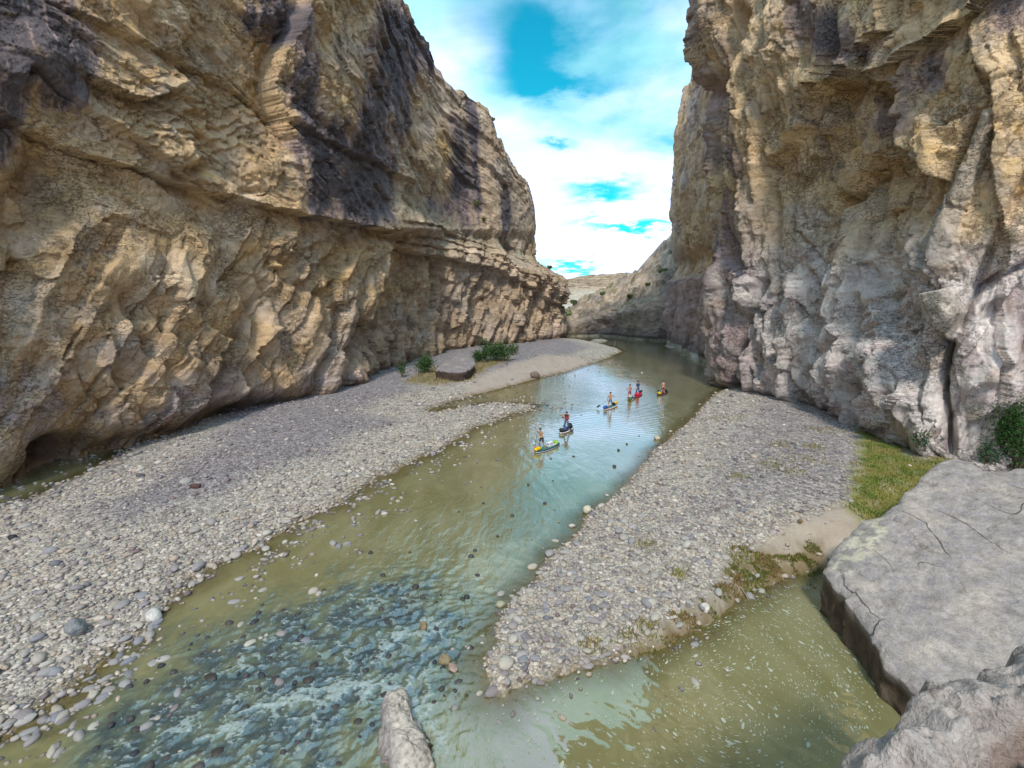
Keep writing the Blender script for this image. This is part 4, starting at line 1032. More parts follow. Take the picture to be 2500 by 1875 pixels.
def boulder(name, px, py, w, hgt, dep, label, rgb, seed, sink=.25, rz=0.0, wet=None, zg=None, sub=ICO3, ang=.8, cat='rock'):
    """w, hgt in photograph pixels; dep = depth/width"""
    g = unproj(px, py, 0.3); 
    z = float(ground_z(np.array([g[0]]), np.array([g[1]]))[0]) if zg is None else zg
    g = unproj(px, py, max(z, 0)); D = g[1] * CP - (g[2] - CAMH) * SP
    W = w * D / FPX / 2; H = hgt * D / FPX * .62
    v = pebble(sub, seed, ang); v *= (1 + .07 * n3(v, seed + 9, 3.1))[:, None]
    v = v / np.abs(v).max(0) * np.array([W, W * dep, H])
    c = np.broadcast_to(np.array(rgb), v.shape) * (1 + .25 * n3(v / W, seed + 4, 2.0))[:, None]
    if wet is not None: c = np.where((v[:, 2] < wet * H)[:, None], c * .35, c)
    ob = mesh_np(name, v, sub[1], M_BOULDER, colors=c)
    ob.location = (g[0], g[1] + W * dep * .5, z + H * (1 - 2 * sink)); ob.rotation_euler = (0, 0, rz)
    tag(ob, label, cat)
    return ob
boulder('boulder', 178, 1552, 46, 42, .9, 'round grey boulder sitting among pale cobbles on the left bar', (.22, .23, .24), 31, .2)
boulder('boulder', 372, 1516, 40, 34, .8, 'angular pale boulder among stones at the left waterline', (.48, .48, .46), 32, .25)
boulder('boulder', 766, 1392, 38, 28, .8, 'large smooth white boulder in the left shallows', (.60, .57, .51), 33, .25, wet=-.5)
boulder('boulder', 841, 1389, 28, 16, .8, 'flat white boulder farthest out in the left shallows', (.58, .55, .50), 34, .3, wet=-.4)
boulder('boulder', 548, 1530, 30, 24, .8, 'speckled grey boulder at the edge of the rapid', (.36, .34, .31), 35, .25, wet=-.4)
boulder('boulder', 869, 1329, 22, 14, .8, 'small tan boulder upstream of the white boulders', (.40, .35, .27), 36, .25, wet=-.4)
boulder('boulder', 1433, 1252, 22, 18, .8, 'cream boulder on the waterline of the right bar', (.56, .52, .42), 37, .2)
boulder('boulder', 1035, 1540, 20, 24, .9, 'brown boulder standing in the middle of the rapid', (.25, .19, .11), 38, .2, wet=-.3, zg=0)
boulder('boulder', 1086, 1622, 40, 26, .7, 'mossy brown boulder beside the tip of the right bar', (.24, .20, .12), 39, .3, wet=-.2, zg=0, rz=-.6)
boulder('boulder', 1104, 1640, 32, 22, .6, 'pinkish brown boulder touching the mossy one', (.30, .23, .19), 40, .3, wet=-.2, zg=0, rz=-.7)
boulder('boulder', 1222, 1482, 28, 18, .7, 'olive boulder in the shallows off the right bar', (.34, .33, .24), 41, .25, wet=-.3)
boulder('boulder', 1722, 1496, 26, 22, .8, 'white boulder perched on the brown mud bank', (.55, .52, .48), 42, .15)
boulder('boulder', 1306, 924, 26, 17, .8, 'wedge-shaped dark rock on the sandy shore by the inlet', (.20, .15, .125), 43, .1)
boulder('boulder', 1955, 1276, 12, 9, .8, 'small brown rock lying on the pink sand', (.20, .14, .07), 44, .2)
boulder('boulder', 27, 1318, 20, 12, .8, 'small black rock on the grey part of the left bar', (.04, .04, .045), 45, .2)
boulder('boulder', 474, 1192, 26, 11, .7, 'rusty dark rock on the upper left bar', (.10, .055, .05), 46, .25)
boulder('boulder', 340, 1165, 22, 10, .7, 'dark grey rock on the upper left bar', (.10, .10, .11), 47, .25)
boulder('boulder', 1605, 1073, 16, 10, .8, 'tan rock standing in the blue water off the right bar', (.44, .38, .28), 48, .25, zg=0, wet=-.5)
boulder('boulder', 1265, 1670, 26, 18, .8, 'brown wet rock at the pool edge of the right bar', (.16, .12, .10), 49, .25)

def rapid_rocks():
    r = np.random.default_rng(91); pts = []
    P = np.array(RAPID); lo, hi = P.min(0), P.max(0)
    while len(pts) < 130:
        x, y = r.uniform(lo, hi)
        ax, ay = np.array([x]), np.array([y])
        if poly_dist(ax, ay, RAPID, True)[0] > -.3: continue
        if fbm(ax / 2.2, ay / 2.2, 2, 992)[0] < -.02 and r.random() < .85: continue
        q = proj(np.array([[x, y, 0]])); 
        if q[0][0] < 20 or q[1][0] > 1900: continue
        if any((x - a) ** 2 + (y - b) ** 2 < .09 for a, b in pts): continue
        pts.append((x, y))
    extra = [(700, 1500), (735, 1560), (1150, 1360), (1160, 1345), (1165, 1405), (1045, 1470), (1130, 1465), (1140, 1460), (640, 1480), (780, 1530), (870, 1560), (1180, 1230), (1120, 1250), (905, 1350), (1000, 1350), (930, 1490), (1175, 1190), (1330, 1230), (1330, 1100), (1400, 1115), (1345, 1120), (1250, 1260), (1215, 1310), (1500, 1140), (1510, 1100), (1530, 1085), (1560, 1065), (1350, 1175), (1290, 1185), (1110, 1690), (1120, 1665), (1140, 1700)]
    for k, e in enumerate(extra): pts.append(tuple(unproj(*e)[:2]))
    for k, (x, y) in enumerate(pts):
        me = PEB2_ME[(k * 5) % 16]
        o = bpy.data.objects.new('rapid_rock', me); COL.objects.link(o)
        if len(me.materials) == 0: me.materials.append(M_COBBLE)
        s = r.uniform(.06, .15) * (1.5 if r.random() < .2 else 1)
        o.scale = (s * r.uniform(.9, 1.4), s, s * r.uniform(.6, .95)); o.location = (x, y, r.uniform(-.02, .07)); o.rotation_euler = (r.normal(0, .2), 0, r.uniform(0, 6.28))
        o.material_slots[0].link = 'OBJECT'; o.material_slots[0].material = M_WETROCK
        if k < 130: tag(o, 'dark wet rock breaking the surface of the rapid', 'rock', 'dark rocks in the rapid')
        else: tag(o, 'dark wet rock barely showing above the river upstream of the rapid', 'rock', 'dark rocks upstream of the rapid')
rapid_rocks()

# ---- slab-like boulders
def on_plane(px, py, z0, a, b, x0, y0):
    v = (py - 937.5) / FPX
    d = np.array([(px - 1250) / FPX, CP - v * SP, -(SP + v * CP)])
    # CAMH + t dz = z0 + a (t dx - x0) + b (t dy - y0)
    t = (z0 - a * x0 - b * y0 - CAMH) / (d[2] - a * d[0] - b * d[1])
    return np.array([t * d[0], t * d[1], CAMH + t * d[2]])
def slab(name, top_px, z0, a, b, anchor, zbot, inset, rgb_top, rgb_side, seed, na=260, nr_=46, ns=26, bumps=.12, cracks=(), lichen=None, mat=None):
    ax = unproj(*anchor, z0); B = np.array([on_plane(x, y, z0, a, b, ax[0], ax[1]) for x, y in top_px])
    c = B.mean(0)
    L = np.concatenate([[0], np.cumsum(np.linalg.norm(np.diff(np.vstack([B, B[:1]]), axis=0), axis=1))])
    tt = np.linspace(0, L[-1], na, endpoint=False); Bc = np.vstack([B, B[:1]])
    E = np.stack([np.interp(tt, L, Bc[:, k]) for k in range(3)], -1)
    E[:, :2] += ((E - c)[:, :2] / np.linalg.norm((E - c)[:, :2], axis=1)[:, None]) * (.30 * fbm(tt / .9, tt * 0, 5, seed, .6) + .22 * facets(tt / .7, tt * 0 + .4, seed + 35)[0])[:, None] * bumps * 4
    rows = []; cols = []
    D = np.linalg.norm(E - c, axis=1)
    rr = 1 - (1 - np.linspace(0, 1, nr_)) ** 1.25
    for r_ in rr:
        p = c + (E - c) * r_
        m = p.copy()
        edge = (1 - r_) * D
        m[:, 2] += bumps * (fbm(p[:, 0] / 2.3, p[:, 1] / 2.3, 6, seed + 1, .58) * 1.6 + .6 * facets(p[:, 0] / 2.1 + .3 * fbm(p[:, 0], p[:, 1], 3, seed + 31), p[:, 1] / 2.1, seed + 2)[0] + .35 * facets(p[:, 0] / .6, p[:, 1] / .6, seed + 32)[0] * np.exp(-edge / 1.0))
        m[:, 2] -= .22 * np.exp(-(edge / .22)) * (1 + fbm(p[:, 0], p[:, 1], 3, seed + 3))
        cc = np.broadcast_to(np.array(rgb_top), p.shape).copy()
        n1 = fbm(p[:, 0] / 2.0, p[:, 1] / 2.0, 5, seed + 5); n2 = fbm(p[:, 0] / .5, p[:, 1] / .5, 4, seed + 6)
        cc = lerp3(cc, np.array([.42, .37, .32]), sstep(.0, .4, n1) * .6); cc = lerp3(cc, np.array([.25, .235, .265]), sstep(.05, .4, n2 - .3 * n1) * .5); cc = lerp3(cc, np.array([.20, .165, .145]), sstep(.22, .5, fbm(p[:, 0] / 1.1 + 9, p[:, 1] / 1.1, 5, seed + 33, .6)) * .55); cc *= (1 + .25 * fbm(p[:, 0] / .22, p[:, 1] / .22, 3, seed + 34))[:, None]
        for pts in cracks:
            w = [on_plane(x, y, z0, a, b, ax[0], ax[1])[:2] for x, y in pts]
            q = poly_dist(p[:, 0] + .5 * n2, p[:, 1] + .5 * fbm(p[:, 0] / .7 + 5, p[:, 1] / .7, 4, seed + 8), w)
            k = np.exp(-(q / .04) ** 2) * sstep(-.25, .15, n1 + n2); m[:, 2] -= .06 * k; cc = lerp3(cc, np.array([.15, .12, .10]), np.clip(k * .7, 0, 1))
        if lichen is not None:
            w = np.array([on_plane(x, y, z0, a, b, ax[0], ax[1])[:2] for x, y in lichen])
            q = poly_dist(p[:, 0], p[:, 1], w, True)
            k = (1 - sstep(-.3, .2, q)) * sstep(-.06, .06, fbm(p[:, 0] / .55, p[:, 1] / .55, 3, seed + 11))
            cc = lerp3(cc, np.array([.47, .44, .34]), k * .8)
            k2 = (1 - sstep(-.3, .2, q)) * sstep(.0, .1, -fbm(p[:, 0] / .55, p[:, 1] / .55, 3, seed + 11))
            cc = lerp3(cc, np.array([.20, .20, .18]), k2 * .55)
        rows.append(m); cols.append(cc)
    out = (E - c)[:, :2]; out = out / np.linalg.norm(out, axis=1)[:, None]
    last = rows[-1]
    for k in range(1, ns + 1):
        t = k / ns
        p = last.copy(); p[:, 2] = last[:, 2] * (1 - t) + zbot * t
        q = fbm(tt / 1.1, np.full(na, t * 2.2), 4, seed + 21) * .35 + facets(tt / .9, np.full(na, t * 3.0 + .2), seed + 23)[0] * .22
        p[:, :2] += out * (-inset * (1 - (1 - t) ** 2.2) + q * min(1, 3 * t) * bumps * 4)[:, None]
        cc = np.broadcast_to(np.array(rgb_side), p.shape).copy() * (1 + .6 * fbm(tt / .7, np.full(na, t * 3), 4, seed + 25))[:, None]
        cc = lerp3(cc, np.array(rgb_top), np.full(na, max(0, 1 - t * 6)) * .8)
        rows.append(p); cols.append(cc)
    V = np.stack(rows); C = np.stack(cols)
    nR = V.shape[0]; i = np.arange(nR - 1)[:, None] * na + np.arange(na)[None]; j = np.arange(nR - 1)[:, None] * na + (np.arange(na)[None] + 1) % na
    f = np.stack([i, i + na, j + na, j], -1).reshape(-1, 4)
    area = np.sum(B[:, 0] * np.roll(B[:, 1], -1) - np.roll(B[:, 0], -1) * B[:, 1])
    if area < 0: f = f[:, ::-1]
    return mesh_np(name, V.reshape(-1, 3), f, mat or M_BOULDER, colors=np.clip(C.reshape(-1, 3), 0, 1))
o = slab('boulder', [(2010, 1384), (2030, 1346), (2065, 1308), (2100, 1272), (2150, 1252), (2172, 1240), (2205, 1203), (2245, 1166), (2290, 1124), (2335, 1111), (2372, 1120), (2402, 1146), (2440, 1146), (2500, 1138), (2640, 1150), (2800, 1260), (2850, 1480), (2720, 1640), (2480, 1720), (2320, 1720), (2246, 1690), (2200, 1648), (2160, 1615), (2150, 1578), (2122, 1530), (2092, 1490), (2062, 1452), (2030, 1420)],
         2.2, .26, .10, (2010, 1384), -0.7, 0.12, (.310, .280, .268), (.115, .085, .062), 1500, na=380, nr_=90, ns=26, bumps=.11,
         cracks=[[(2300, 1150), (2350, 1180), (2400, 1230), (2440, 1300)], [(2240, 1170), (2300, 1185), (2420, 1190), (2500, 1210)], [(2170, 1245), (2215, 1290), (2280, 1345)], [(2165, 1310), (2230, 1330), (2300, 1350)], [(2100, 1400), (2170, 1450), (2210, 1490)], [(2390, 1200), (2420, 1150)], [(2440, 1230), (2500, 1290)]],
         mat=M_SLAB, lichen=[(2060, 1320), (2110, 1275), (2160, 1250), (2172, 1300), (2140, 1340), (2080, 1410), (2020, 1390)])
tag(o, 'huge flat grey slab boulder tilted over the green pool', 'boulder')
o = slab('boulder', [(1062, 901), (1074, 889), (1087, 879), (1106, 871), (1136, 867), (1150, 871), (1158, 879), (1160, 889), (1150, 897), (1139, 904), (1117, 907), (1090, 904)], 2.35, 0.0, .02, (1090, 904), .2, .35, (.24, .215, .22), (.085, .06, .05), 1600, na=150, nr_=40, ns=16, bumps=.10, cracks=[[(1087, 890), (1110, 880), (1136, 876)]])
tag(o, 'flat-topped dark boulder at the foot of the left canyon wall', 'boulder')

def river_rock():
    na, nl = 90, 120
    A = unproj(966, 1700, .15); Bp = unproj(1012, 1930, .2)
    ax = (Bp - A); Ln = np.linalg.norm(ax[:2]); ax = ax / Ln; sd = np.array([ax[1], -ax[0], 0])
    t = np.linspace(0, 1, nl); th = np.linspace(0, 2 * math.pi, na, endpoint=False)
    prof = np.interp(t, [0, .03, .1, .25, .45, .65, .85, 1], [.10, .40, .50, .55, .60, .76, .70, .02])
    hgt = np.interp(t, [0, .03, .1, .25, .5, .75, 1], [.12, .50, .66, .70, .66, .74, .05])
    T, H = np.meshgrid(t, th, indexing='ij')
    w = prof[:, None] * np.cos(H) * (1 + .12 * fbm(T * 4, np.cos(H) * 1.2, 4, 1701)); zz = hgt[:, None] * np.sin(H)
    zz = zz * (1 + .22 * fbm(T * 6, np.cos(H) * 1.5 + 5, 5, 1702, .6)) + .13 * facets(T * 8, np.cos(H) * 2, 1703)[0] * np.sin(H); w = w * (1 + .22 * facets(T * 6, np.sin(H) * 1.5, 1708)[0])
    bend = .10 * np.sin(T * 5)
    V = A[None, None] + ax[None, None] * (T * Ln)[..., None] + sd[None, None] * (w + bend)[..., None]; V[..., 2] = zz + .05
    n1 = fbm(T * 7, np.cos(H) * 1.5, 5, 1705); n2 = fbm(T * 26, np.cos(H) * 5, 4, 1706)
    C = np.broadcast_to(np.array([.47, .425, .38]), V.shape).copy()
    C = lerp3(C, np.array([.20, .17, .14]), sstep(.0, .35, n2 + .4 * n1) * .7)
    C = lerp3(C, np.array([.22, .15, .07]), (1 - sstep(.08, .3, V[..., 2] + .08 * n2)) * .8)
    C = lerp3(C, np.array([.22, .21, .235]), sstep(.2, .8, np.cos(H)) * .5)
    i = np.arange(nl - 1)[:, None] * na + np.arange(na)[None]; j = np.arange(nl - 1)[:, None] * na + (np.arange(na)[None] + 1) % na
    f = np.stack([i, i + na, j + na, j], -1).reshape(-1, 4)
    o = mesh_np('boulder', V.reshape(-1, 3), f, M_BOULDER, colors=C.reshape(-1, 3))
    tag(o, 'long pale upright boulder splitting the rapid in the foreground', 'boulder')
river_rock()

def ledge_rock():
    S = [(1200, 3600, 4.0), (1500, 2700, 4.2), (1700, 2250, 4.5), (1850, 2050, 4.8), (1990, 1915, 5.1), (2050, 1872, 5.3), (2062, 1836, 5.4), (2100, 1812, 5.5), (2165, 1796, 5.7), (2197, 1768, 5.8), (2235, 1715, 5.9), (2250, 1685, 6.0), (2280, 1660, 6.1), (2322, 1650, 6.2), (2370, 1655, 6.3), (2420, 1630, 6.6), (2470, 1588, 7.0), (2530, 1545, 7.4), (2700, 1470, 8.4), (3000, 1390, 9.5)]
    C, _ = smooth_curve(np.array([unproj_d(*q) for q in S]), 8)
    gx = np.arange(-.6, 10.2, .043); gy = np.arange(-.6, 7.4, .043); x, y = np.meshgrid(gx, gy)
    xw = x + .22 * fbm(x / .6, y / .6, 4, 1831, .6); yw = y + .22 * fbm(x / .6 + 9, y / .6, 4, 1832, .6)
    best = np.full(x.shape, 1e9); zb = np.zeros(x.shape)
    for i in range(len(C) - 1):
        a, b = C[i], C[i + 1]; d = (b - a)[:2]; L = d @ d
        t = np.clip(((xw - a[0]) * d[0] + (yw - a[1]) * d[1]) / L, 0, 1); q = np.hypot(xw - a[0] - t * d[0], yw - a[1] - t * d[1])
        k = q < best; best = np.where(k, q, best); zb = np.where(k, a[2] + t * (b[2] - a[2]), zb)
    poly = [tuple(c[:2]) for c in C] + [(14, -6), (-8, -6)]
    inside = poly_dist(xw, yw, poly, True) < 0
    bil = lambda f, s, o=2: np.abs(fbm(xw / f, yw / f, o, s))
    lump = .95 * bil(1.3, 1841) + .55 * bil(.55, 1842, 3) + .18 * bil(.2, 1843, 3)
    f1, e1, c1 = facets(xw / .5, yw / .5, 1844); f2, e2, c2 = facets(xw / .17, yw / .17, 1845)
    cr = np.exp(-((best - 1.0 - .5 * fbm(x / 1.1, y / 1.1, 3, 1817)) / .22) ** 2)
    rough = sstep(-.1, .3, fbm(x / .9, y / .9, 3, 1846) + .6 * cr)
    rise = np.where(inside, .9 * (1 - np.exp(-.45 * best)), 0)
    z = zb + rise + (lump - .25) * sstep(0, .5, best) + f1 * .10 * (.3 + rough) + f2 * .06 * (.2 + rough) - .42 * cr - .12 * np.exp(-best / .12)
    out = np.where(inside, 0, best)
    z = np.where(inside, z, np.maximum(zb - .12 - 9 * out + .5 * fbm(x, y, 3, 1847) * np.minimum(1, out * 4), -1.3))
    n1 = fbm(x / .7, y / .7, 4, 1848); n2 = fbm(x / .15, y / .15, 3, 1849)
    rgb = np.broadcast_to(np.array([.40, .355, .335]), z.shape + (3,)).copy()
    rgb = lerp3(rgb, np.array([.24, .175, .15]), np.clip(.75 * cr + .6 * rough * sstep(-.1, .3, n2), 0, .85))
    rgb = lerp3(rgb, np.array([.50, .455, .43]), sstep(.0, .35, n1) * .6 * (1 - cr))
    rgb = lerp3(rgb, np.array([.17, .13, .115]), np.exp(-(np.minimum(bil(1.3, 1841), bil(.55, 1842, 3) * 1.5) / .03) ** 2) * .5)
    rgb *= (1 + .25 * n2)[..., None]
    o = mesh_np('rock_ledge', np.stack([x, y, z], -1).reshape(-1, 3), grid_faces(*x.shape), M_LEDGE, colors=np.clip(rgb.reshape(-1, 3), 0, 1))
    tag(o, 'knobbly pale rock ledge at the viewer\'s feet, bottom right', kind='structure')
ledge_rock()
# ------------------------------------------------------------------ plants, driftwood, foam
def leaf_mat(name, cols):
    m, n, l, b = new_mat(name)
    at = N(n, 'ShaderNodeAttribute', attribute_name='Col')
    l.new(at.outputs['Color'], b.inputs['Base Color']); b.inputs['Roughness'].default_value = .65
    b.inputs['Specular IOR Level'].default_value = .2
    return m
M_LEAF = leaf_mat('leaves', None)
M_TWIG = plain_mat('twig_bark', (.17, .12, .08), .9)
M_DRIFT = plain_mat('driftwood', (.33, .28, .22), .9)
def blades(name, base, up, width, rgb, lean, seed):
    """tapered two-triangle blades; arrays (n,3),(n,),(n,),(n,3)"""
    r = np.random.default_rng(seed); n = len(base)
    a = r.uniform(0, 2 * math.pi, n); d = np.stack([np.cos(a), np.sin(a), 0 * a], -1); l2 = r.uniform(0, 2 * math.pi, n)
    ln = np.stack([np.cos(l2), np.sin(l2), 0 * l2], -1) * (lean * up * r.uniform(.2, 1, n))[:, None]
    mid = base + ln * .35 + np.array([0, 0, 1]) * (up * .6)[:, None]; tip = base + ln + np.array([0, 0, 1]) * up[:, None]
    w = d * (width / 2)[:, None]
    V = np.stack([base - w, base + w, mid + w * .8, mid - w * .8, tip], 1).reshape(-1, 3)
    i = np.arange(n)[:, None] * 5
    F = np.concatenate([i + np.array([[0, 1, 2]]), i + np.array([[0, 2, 3]]), i + np.array([[3, 2, 4]])], 0)
    return mesh_np(name, V, F, M_LEAF, colors=np.repeat(rgb, 5, 0), smooth=False)
def in_poly(poly, n, seed, soft=0.0):
    r = np.random.default_rng(seed); P = np.array(poly); out = []
    while sum(len(o) for o in out) < n:
        q = r.uniform(P.min(0), P.max(0), (n * 2, 2)); d = poly_dist(q[:, 0], q[:, 1], poly, True)
        out.append(q[d < soft * fbm(q[:, 0] / 1.2, q[:, 1] / 1.2, 3, seed)])
    return np.concatenate(out)[:n]
def grass(name, poly, n, hgt, cols, label, seed, soft=1.5, clump=0.0, width=.05):
    q = in_poly(poly, n, seed, soft); r = np.random.default_rng(seed + 1)
    if clump:
        q = q[fbm(q[:, 0] / .9, q[:, 1] / .9, 3, seed + 2) > clump]
    z = ground_z(q[:, 0], q[:, 1]); base = np.concatenate([q, z[:, None] - .02], 1)
    k = fbm(q[:, 0] / 1.6, q[:, 1] / 1.6, 3, seed + 3) + r.normal(0, .15, len(q))
    c = lerp3(np.broadcast_to(np.array(cols[0]), (len(q), 3)).copy(), np.array(cols[1]), sstep(-.15, .25, k)) * r.uniform(.75, 1.2, (len(q), 1))
    o = blades(name, base, hgt * r.uniform(.5, 1.3, len(q)), np.full(len(q), width), c, .8, seed + 4)
    tag(o, label, 'grass', kind='stuff'); return o
grass('grass', GRASS_R, 12000, .15, [(.27, .235, .075), (.11, .17, .03)], 'short yellow-green grass patch between the right wall and the slab', 3000)
grass('mud_bank_weeds', MUD_R, 9000, .16, [(.22, .155, .06), (.12, .15, .03)], 'low brown and green weeds on the mud bank by the pool', 3100, clump=-.10)
grass('dry_grass', GRASS_L[0], 3000, .35, [(.28, .22, .11), (.18, .18, .06)], 'dry yellowish grass around the dark boulder on the left bank', 3200, width=.10)
def sprigs():
    r = np.random.default_rng(3300); pts = []
    for (px, py, n, rad) in [(1900, 1090, 60, .8), (1990, 1100, 60, .7), (1930, 1160, 40, .6), (1800, 1170, 40, .5), (1580, 1330, 40, .35), (1450, 1550, 60, .3), (1580, 1510, 40, .3), (1540, 1530, 30, .25), (1820, 1350, 90, .5), (1660, 1390, 40, .3), (1880, 1140, 60, .8), (1970, 1130, 60, .9), (1780, 1020, 40, 1.0), (2010, 1060, 60, 1.0)]:
        c = unproj(px, py, .8); q = c[:2] + r.normal(0, rad, (n * 3, 2)); pts.append(q)
    q = np.concatenate(pts); z = ground_z(q[:, 0], q[:, 1])
    c = np.where(r.random((len(q), 1)) < .5, np.array([[.16, .19, .04]]), np.array([[.27, .21, .07]])) * r.uniform(.8, 1.2, (len(q), 1))
    o = blades('weeds', np.concatenate([q, z[:, None]], 1), r.uniform(.10, .26, len(q)), np.full(len(q), .045), c, .9, 3301)
    tag(o, 'sparse weed tufts scattered over the right gravel bar', 'weeds', kind='stuff')
sprigs()

def bush(name, loc, rx, ry, rz, nleaf, lsize, c0, c1, label, seed, stems=14, trunk=False, cat='bush', group=None):
    r = np.random.default_rng(seed)
    root = empty(name, loc)
    tag(root, label, cat, group)
    # stems fan out; leaf sprays sit along their outer halves
    dirs = []; sv, sf, off = [], [], 0
    tips = []
    for k in range(stems):
        a = r.uniform(0, 2 * math.pi); e = r.uniform(.15, 1.0) ** .7
        tip = np.array([math.cos(a) * rx * r.uniform(.35, 1), math.sin(a) * ry * r.uniform(.35, 1), rz * (.45 + .55 * e) * r.uniform(.75, 1.1)])
        b0 = np.array([r.normal(0, rx * .12), r.normal(0, ry * .12), -.05]); m = b0 + (tip - b0) * .5 + np.array([0, 0, rz * .12])
        ts = np.linspace(0, 1, 6)[:, None]; cv = (1 - ts) ** 2 * b0 + 2 * ts * (1 - ts) * m + ts ** 2 * tip
        rad = np.linspace(.016, .004, 6) * min(max(rz, .8), 1.6)
        for i in range(6):
            for j in range(4):
                an = j * math.pi / 2; sv.append(cv[i] + rad[i] * np.array([math.cos(an), math.sin(an), 0]))
        for i in range(5):
            for j in range(4):
                q0 = off + i * 4 + j; q1 = off + i * 4 + (j + 1) % 4; sf.append((q0, q1, q1 + 4, q0 + 4))
        off += 24
        tips.append(cv)
    mesh_np('stems', np.array(sv), np.array(sf), M_TWIG, parent=root)
    tips = np.stack(tips)
    w = r.integers(0, stems, nleaf); t = r.uniform(.3, 1.05, nleaf) ** .8 * 5; i0 = np.clip(t.astype(int), 0, 4); fr = (t - i0)[:, None]
    p = tips[w, i0] * (1 - fr) + tips[w, i0 + 1] * fr
    p = p + r.normal(0, 1, (nleaf, 3)) * np.array([rx, ry, rz]) * .16; p[:, 2] = np.maximum(p[:, 2], .02)
    u = r.normal(size=(nleaf, 3)); u /= np.linalg.norm(u, axis=1)[:, None]
    v = np.cross(u, r.normal(size=(nleaf, 3))); v /= np.linalg.norm(v, axis=1)[:, None]
    L = (lsize * r.uniform(.6, 1.4, nleaf))[:, None]
    V = np.stack([p - u * L, p + v * L * .32, p + u * L, p - v * L * .32], 1).reshape(-1, 3)
    F = np.arange(nleaf * 4).reshape(-1, 4)
    c = lerp3(np.broadcast_to(np.array(c0), (nleaf, 3)).copy(), np.array(c1), r.random(nleaf)) * r.uniform(.75, 1.25, (nleaf, 1))
    mesh_np('foliage', V, F, M_LEAF, colors=np.repeat(c, 4, 0), smooth=False, parent=root)
    return root
def bush_at(px, py, wpx, hpx, n, label, seed, c0=(.035, .085, .03), c1=(.07, .13, .035), z=None, dist=None, **kw):
    if dist is None:
        zz = .8 if z is None else z; g = unproj(px, py, zz); g[2] = float(ground_z(g[:1], g[1:2])[0]) if z is None else z
    else: g = unproj_d(px, py, dist)
    D = np.linalg.norm(g - np.array([0, 0, CAMH])); s = D / FPX
    return bush('bush', tuple(g), wpx * s / 2, wpx * s / 2 * .7, hpx * s, n, max(.06, s * 2.6), c0, c1, label, seed, **kw)
bush_at(1215, 882, 85, 46, 3500, 'large dark green bush right of the flat-topped boulder', 3401)
bush_at(1172, 886, 46, 28, 1400, 'small green bush tucked behind the flat-topped boulder', 3402)
bush_at(1038, 912, 52, 38, 1800, 'green bush left of the flat-topped boulder', 3403)
bush_at(982, 922, 22, 34, 300, 'slim green bush farthest left at the wall foot', 3404)
bush_at(1256, 866, 26, 24, 260, 'pale low bush at the end of the bushes under the left wall', 3405, c0=(.10, .12, .05), c1=(.16, .16, .07))
bush_at(2490, 1150, 130, 125, 9000, 'tall dark green bush in the corner behind the slab', 3406, c0=(.02, .06, .015), c1=(.045, .11, .025), z=1.0, stems=34)
bush_at(2410, 1145, 46, 50, 500, 'small dark bush between the slab and the right wall', 3407, c0=(.02, .06, .03), c1=(.04, .10, .04), z=1.0)
bush_at(1387, 792, 22, 34, 400, 'bright green shrub on the terrace beyond the bend', 3408, c0=(.07, .15, .03), c1=(.12, .21, .05), dist=178)
def drape(px, py):
    """first hit of the pixel's ray on the built talus slope"""
    u, v = proj(TV); k = np.argmin((u - px) ** 2 + (v - py) ** 2 + np.where(TV[..., 1] > 197, 1e6, 0)); return TV.reshape(-1, 3)[k]
for i, (px, py, w_, lab) in enumerate([(1618, 672, 26, 'grey-green shrub high on the talus slope'), (1538, 728, 16, 'green shrub halfway up the talus slope'), (1400, 742, 16, 'olive shrub at the left end of the talus slope'), (1470, 722, 13, 'dull shrub among the boulders of the talus slope'), (1580, 700, 13, 'small shrub below the grey-green one on the slope')]):
    g = drape(px, py); s = np.linalg.norm(g) / FPX
    bush('bush', tuple(g), w_ * s / 2, w_ * s / 2, w_ * s * .6, 260, s * 2.6, (.08, .13, .04), (.15, .19, .07), lab, 3420 + i, stems=8)
def on_cliff(G, px, py):
    u, v = proj(G['P']); k = np.argmin((u - px) ** 2 + (v - py) ** 2 + np.where(G['Y'][None] < 20, 1e6, 0)); return G['P'].reshape(-1, 3)[k]
for i, (px, py, w_, lab) in enumerate([(1160, 505, 26, 'grass-green shrub on the bench of the left wall'), (1215, 575, 24, 'shrub lower down the bench of the left wall'), (1180, 540, 14, 'small shrub between the two on the bench'), (1207, 292, 12, 'tiny shrub on the skyline of the left wall'), (1345, 655, 14, 'low shrub on the brow of the left wall')]):
    g = on_cliff(GL, px, py); s = np.linalg.norm(g) / FPX
    bush('bush', tuple(g), w_ * s / 2, w_ * s / 2, w_ * s * .5, 200, s * 2.4, (.09, .12, .04), (.16, .19, .06), lab, 3440 + i, stems=7)
g = on_cliff(GR, 1782, 425); s = np.linalg.norm(g) / FPX
bush('bush', tuple(g), 8 * s, 8 * s, 14 * s, 160, s * 2.4, (.10, .14, .05), (.17, .20, .07), 'pale shrub clinging to the right wall', 3450, stems=6)
g = on_cliff(GR, 2262, 1090); s = np.linalg.norm(g) / FPX
bush('bush', (g[0] - .4, g[1] - .3, g[2] - .3), 26 * s, 26 * s, 40 * s, 380, s * 3, (.02, .06, .03), (.04, .10, .05), 'dark bush growing from the foot of the right wall', 3451, stems=9)

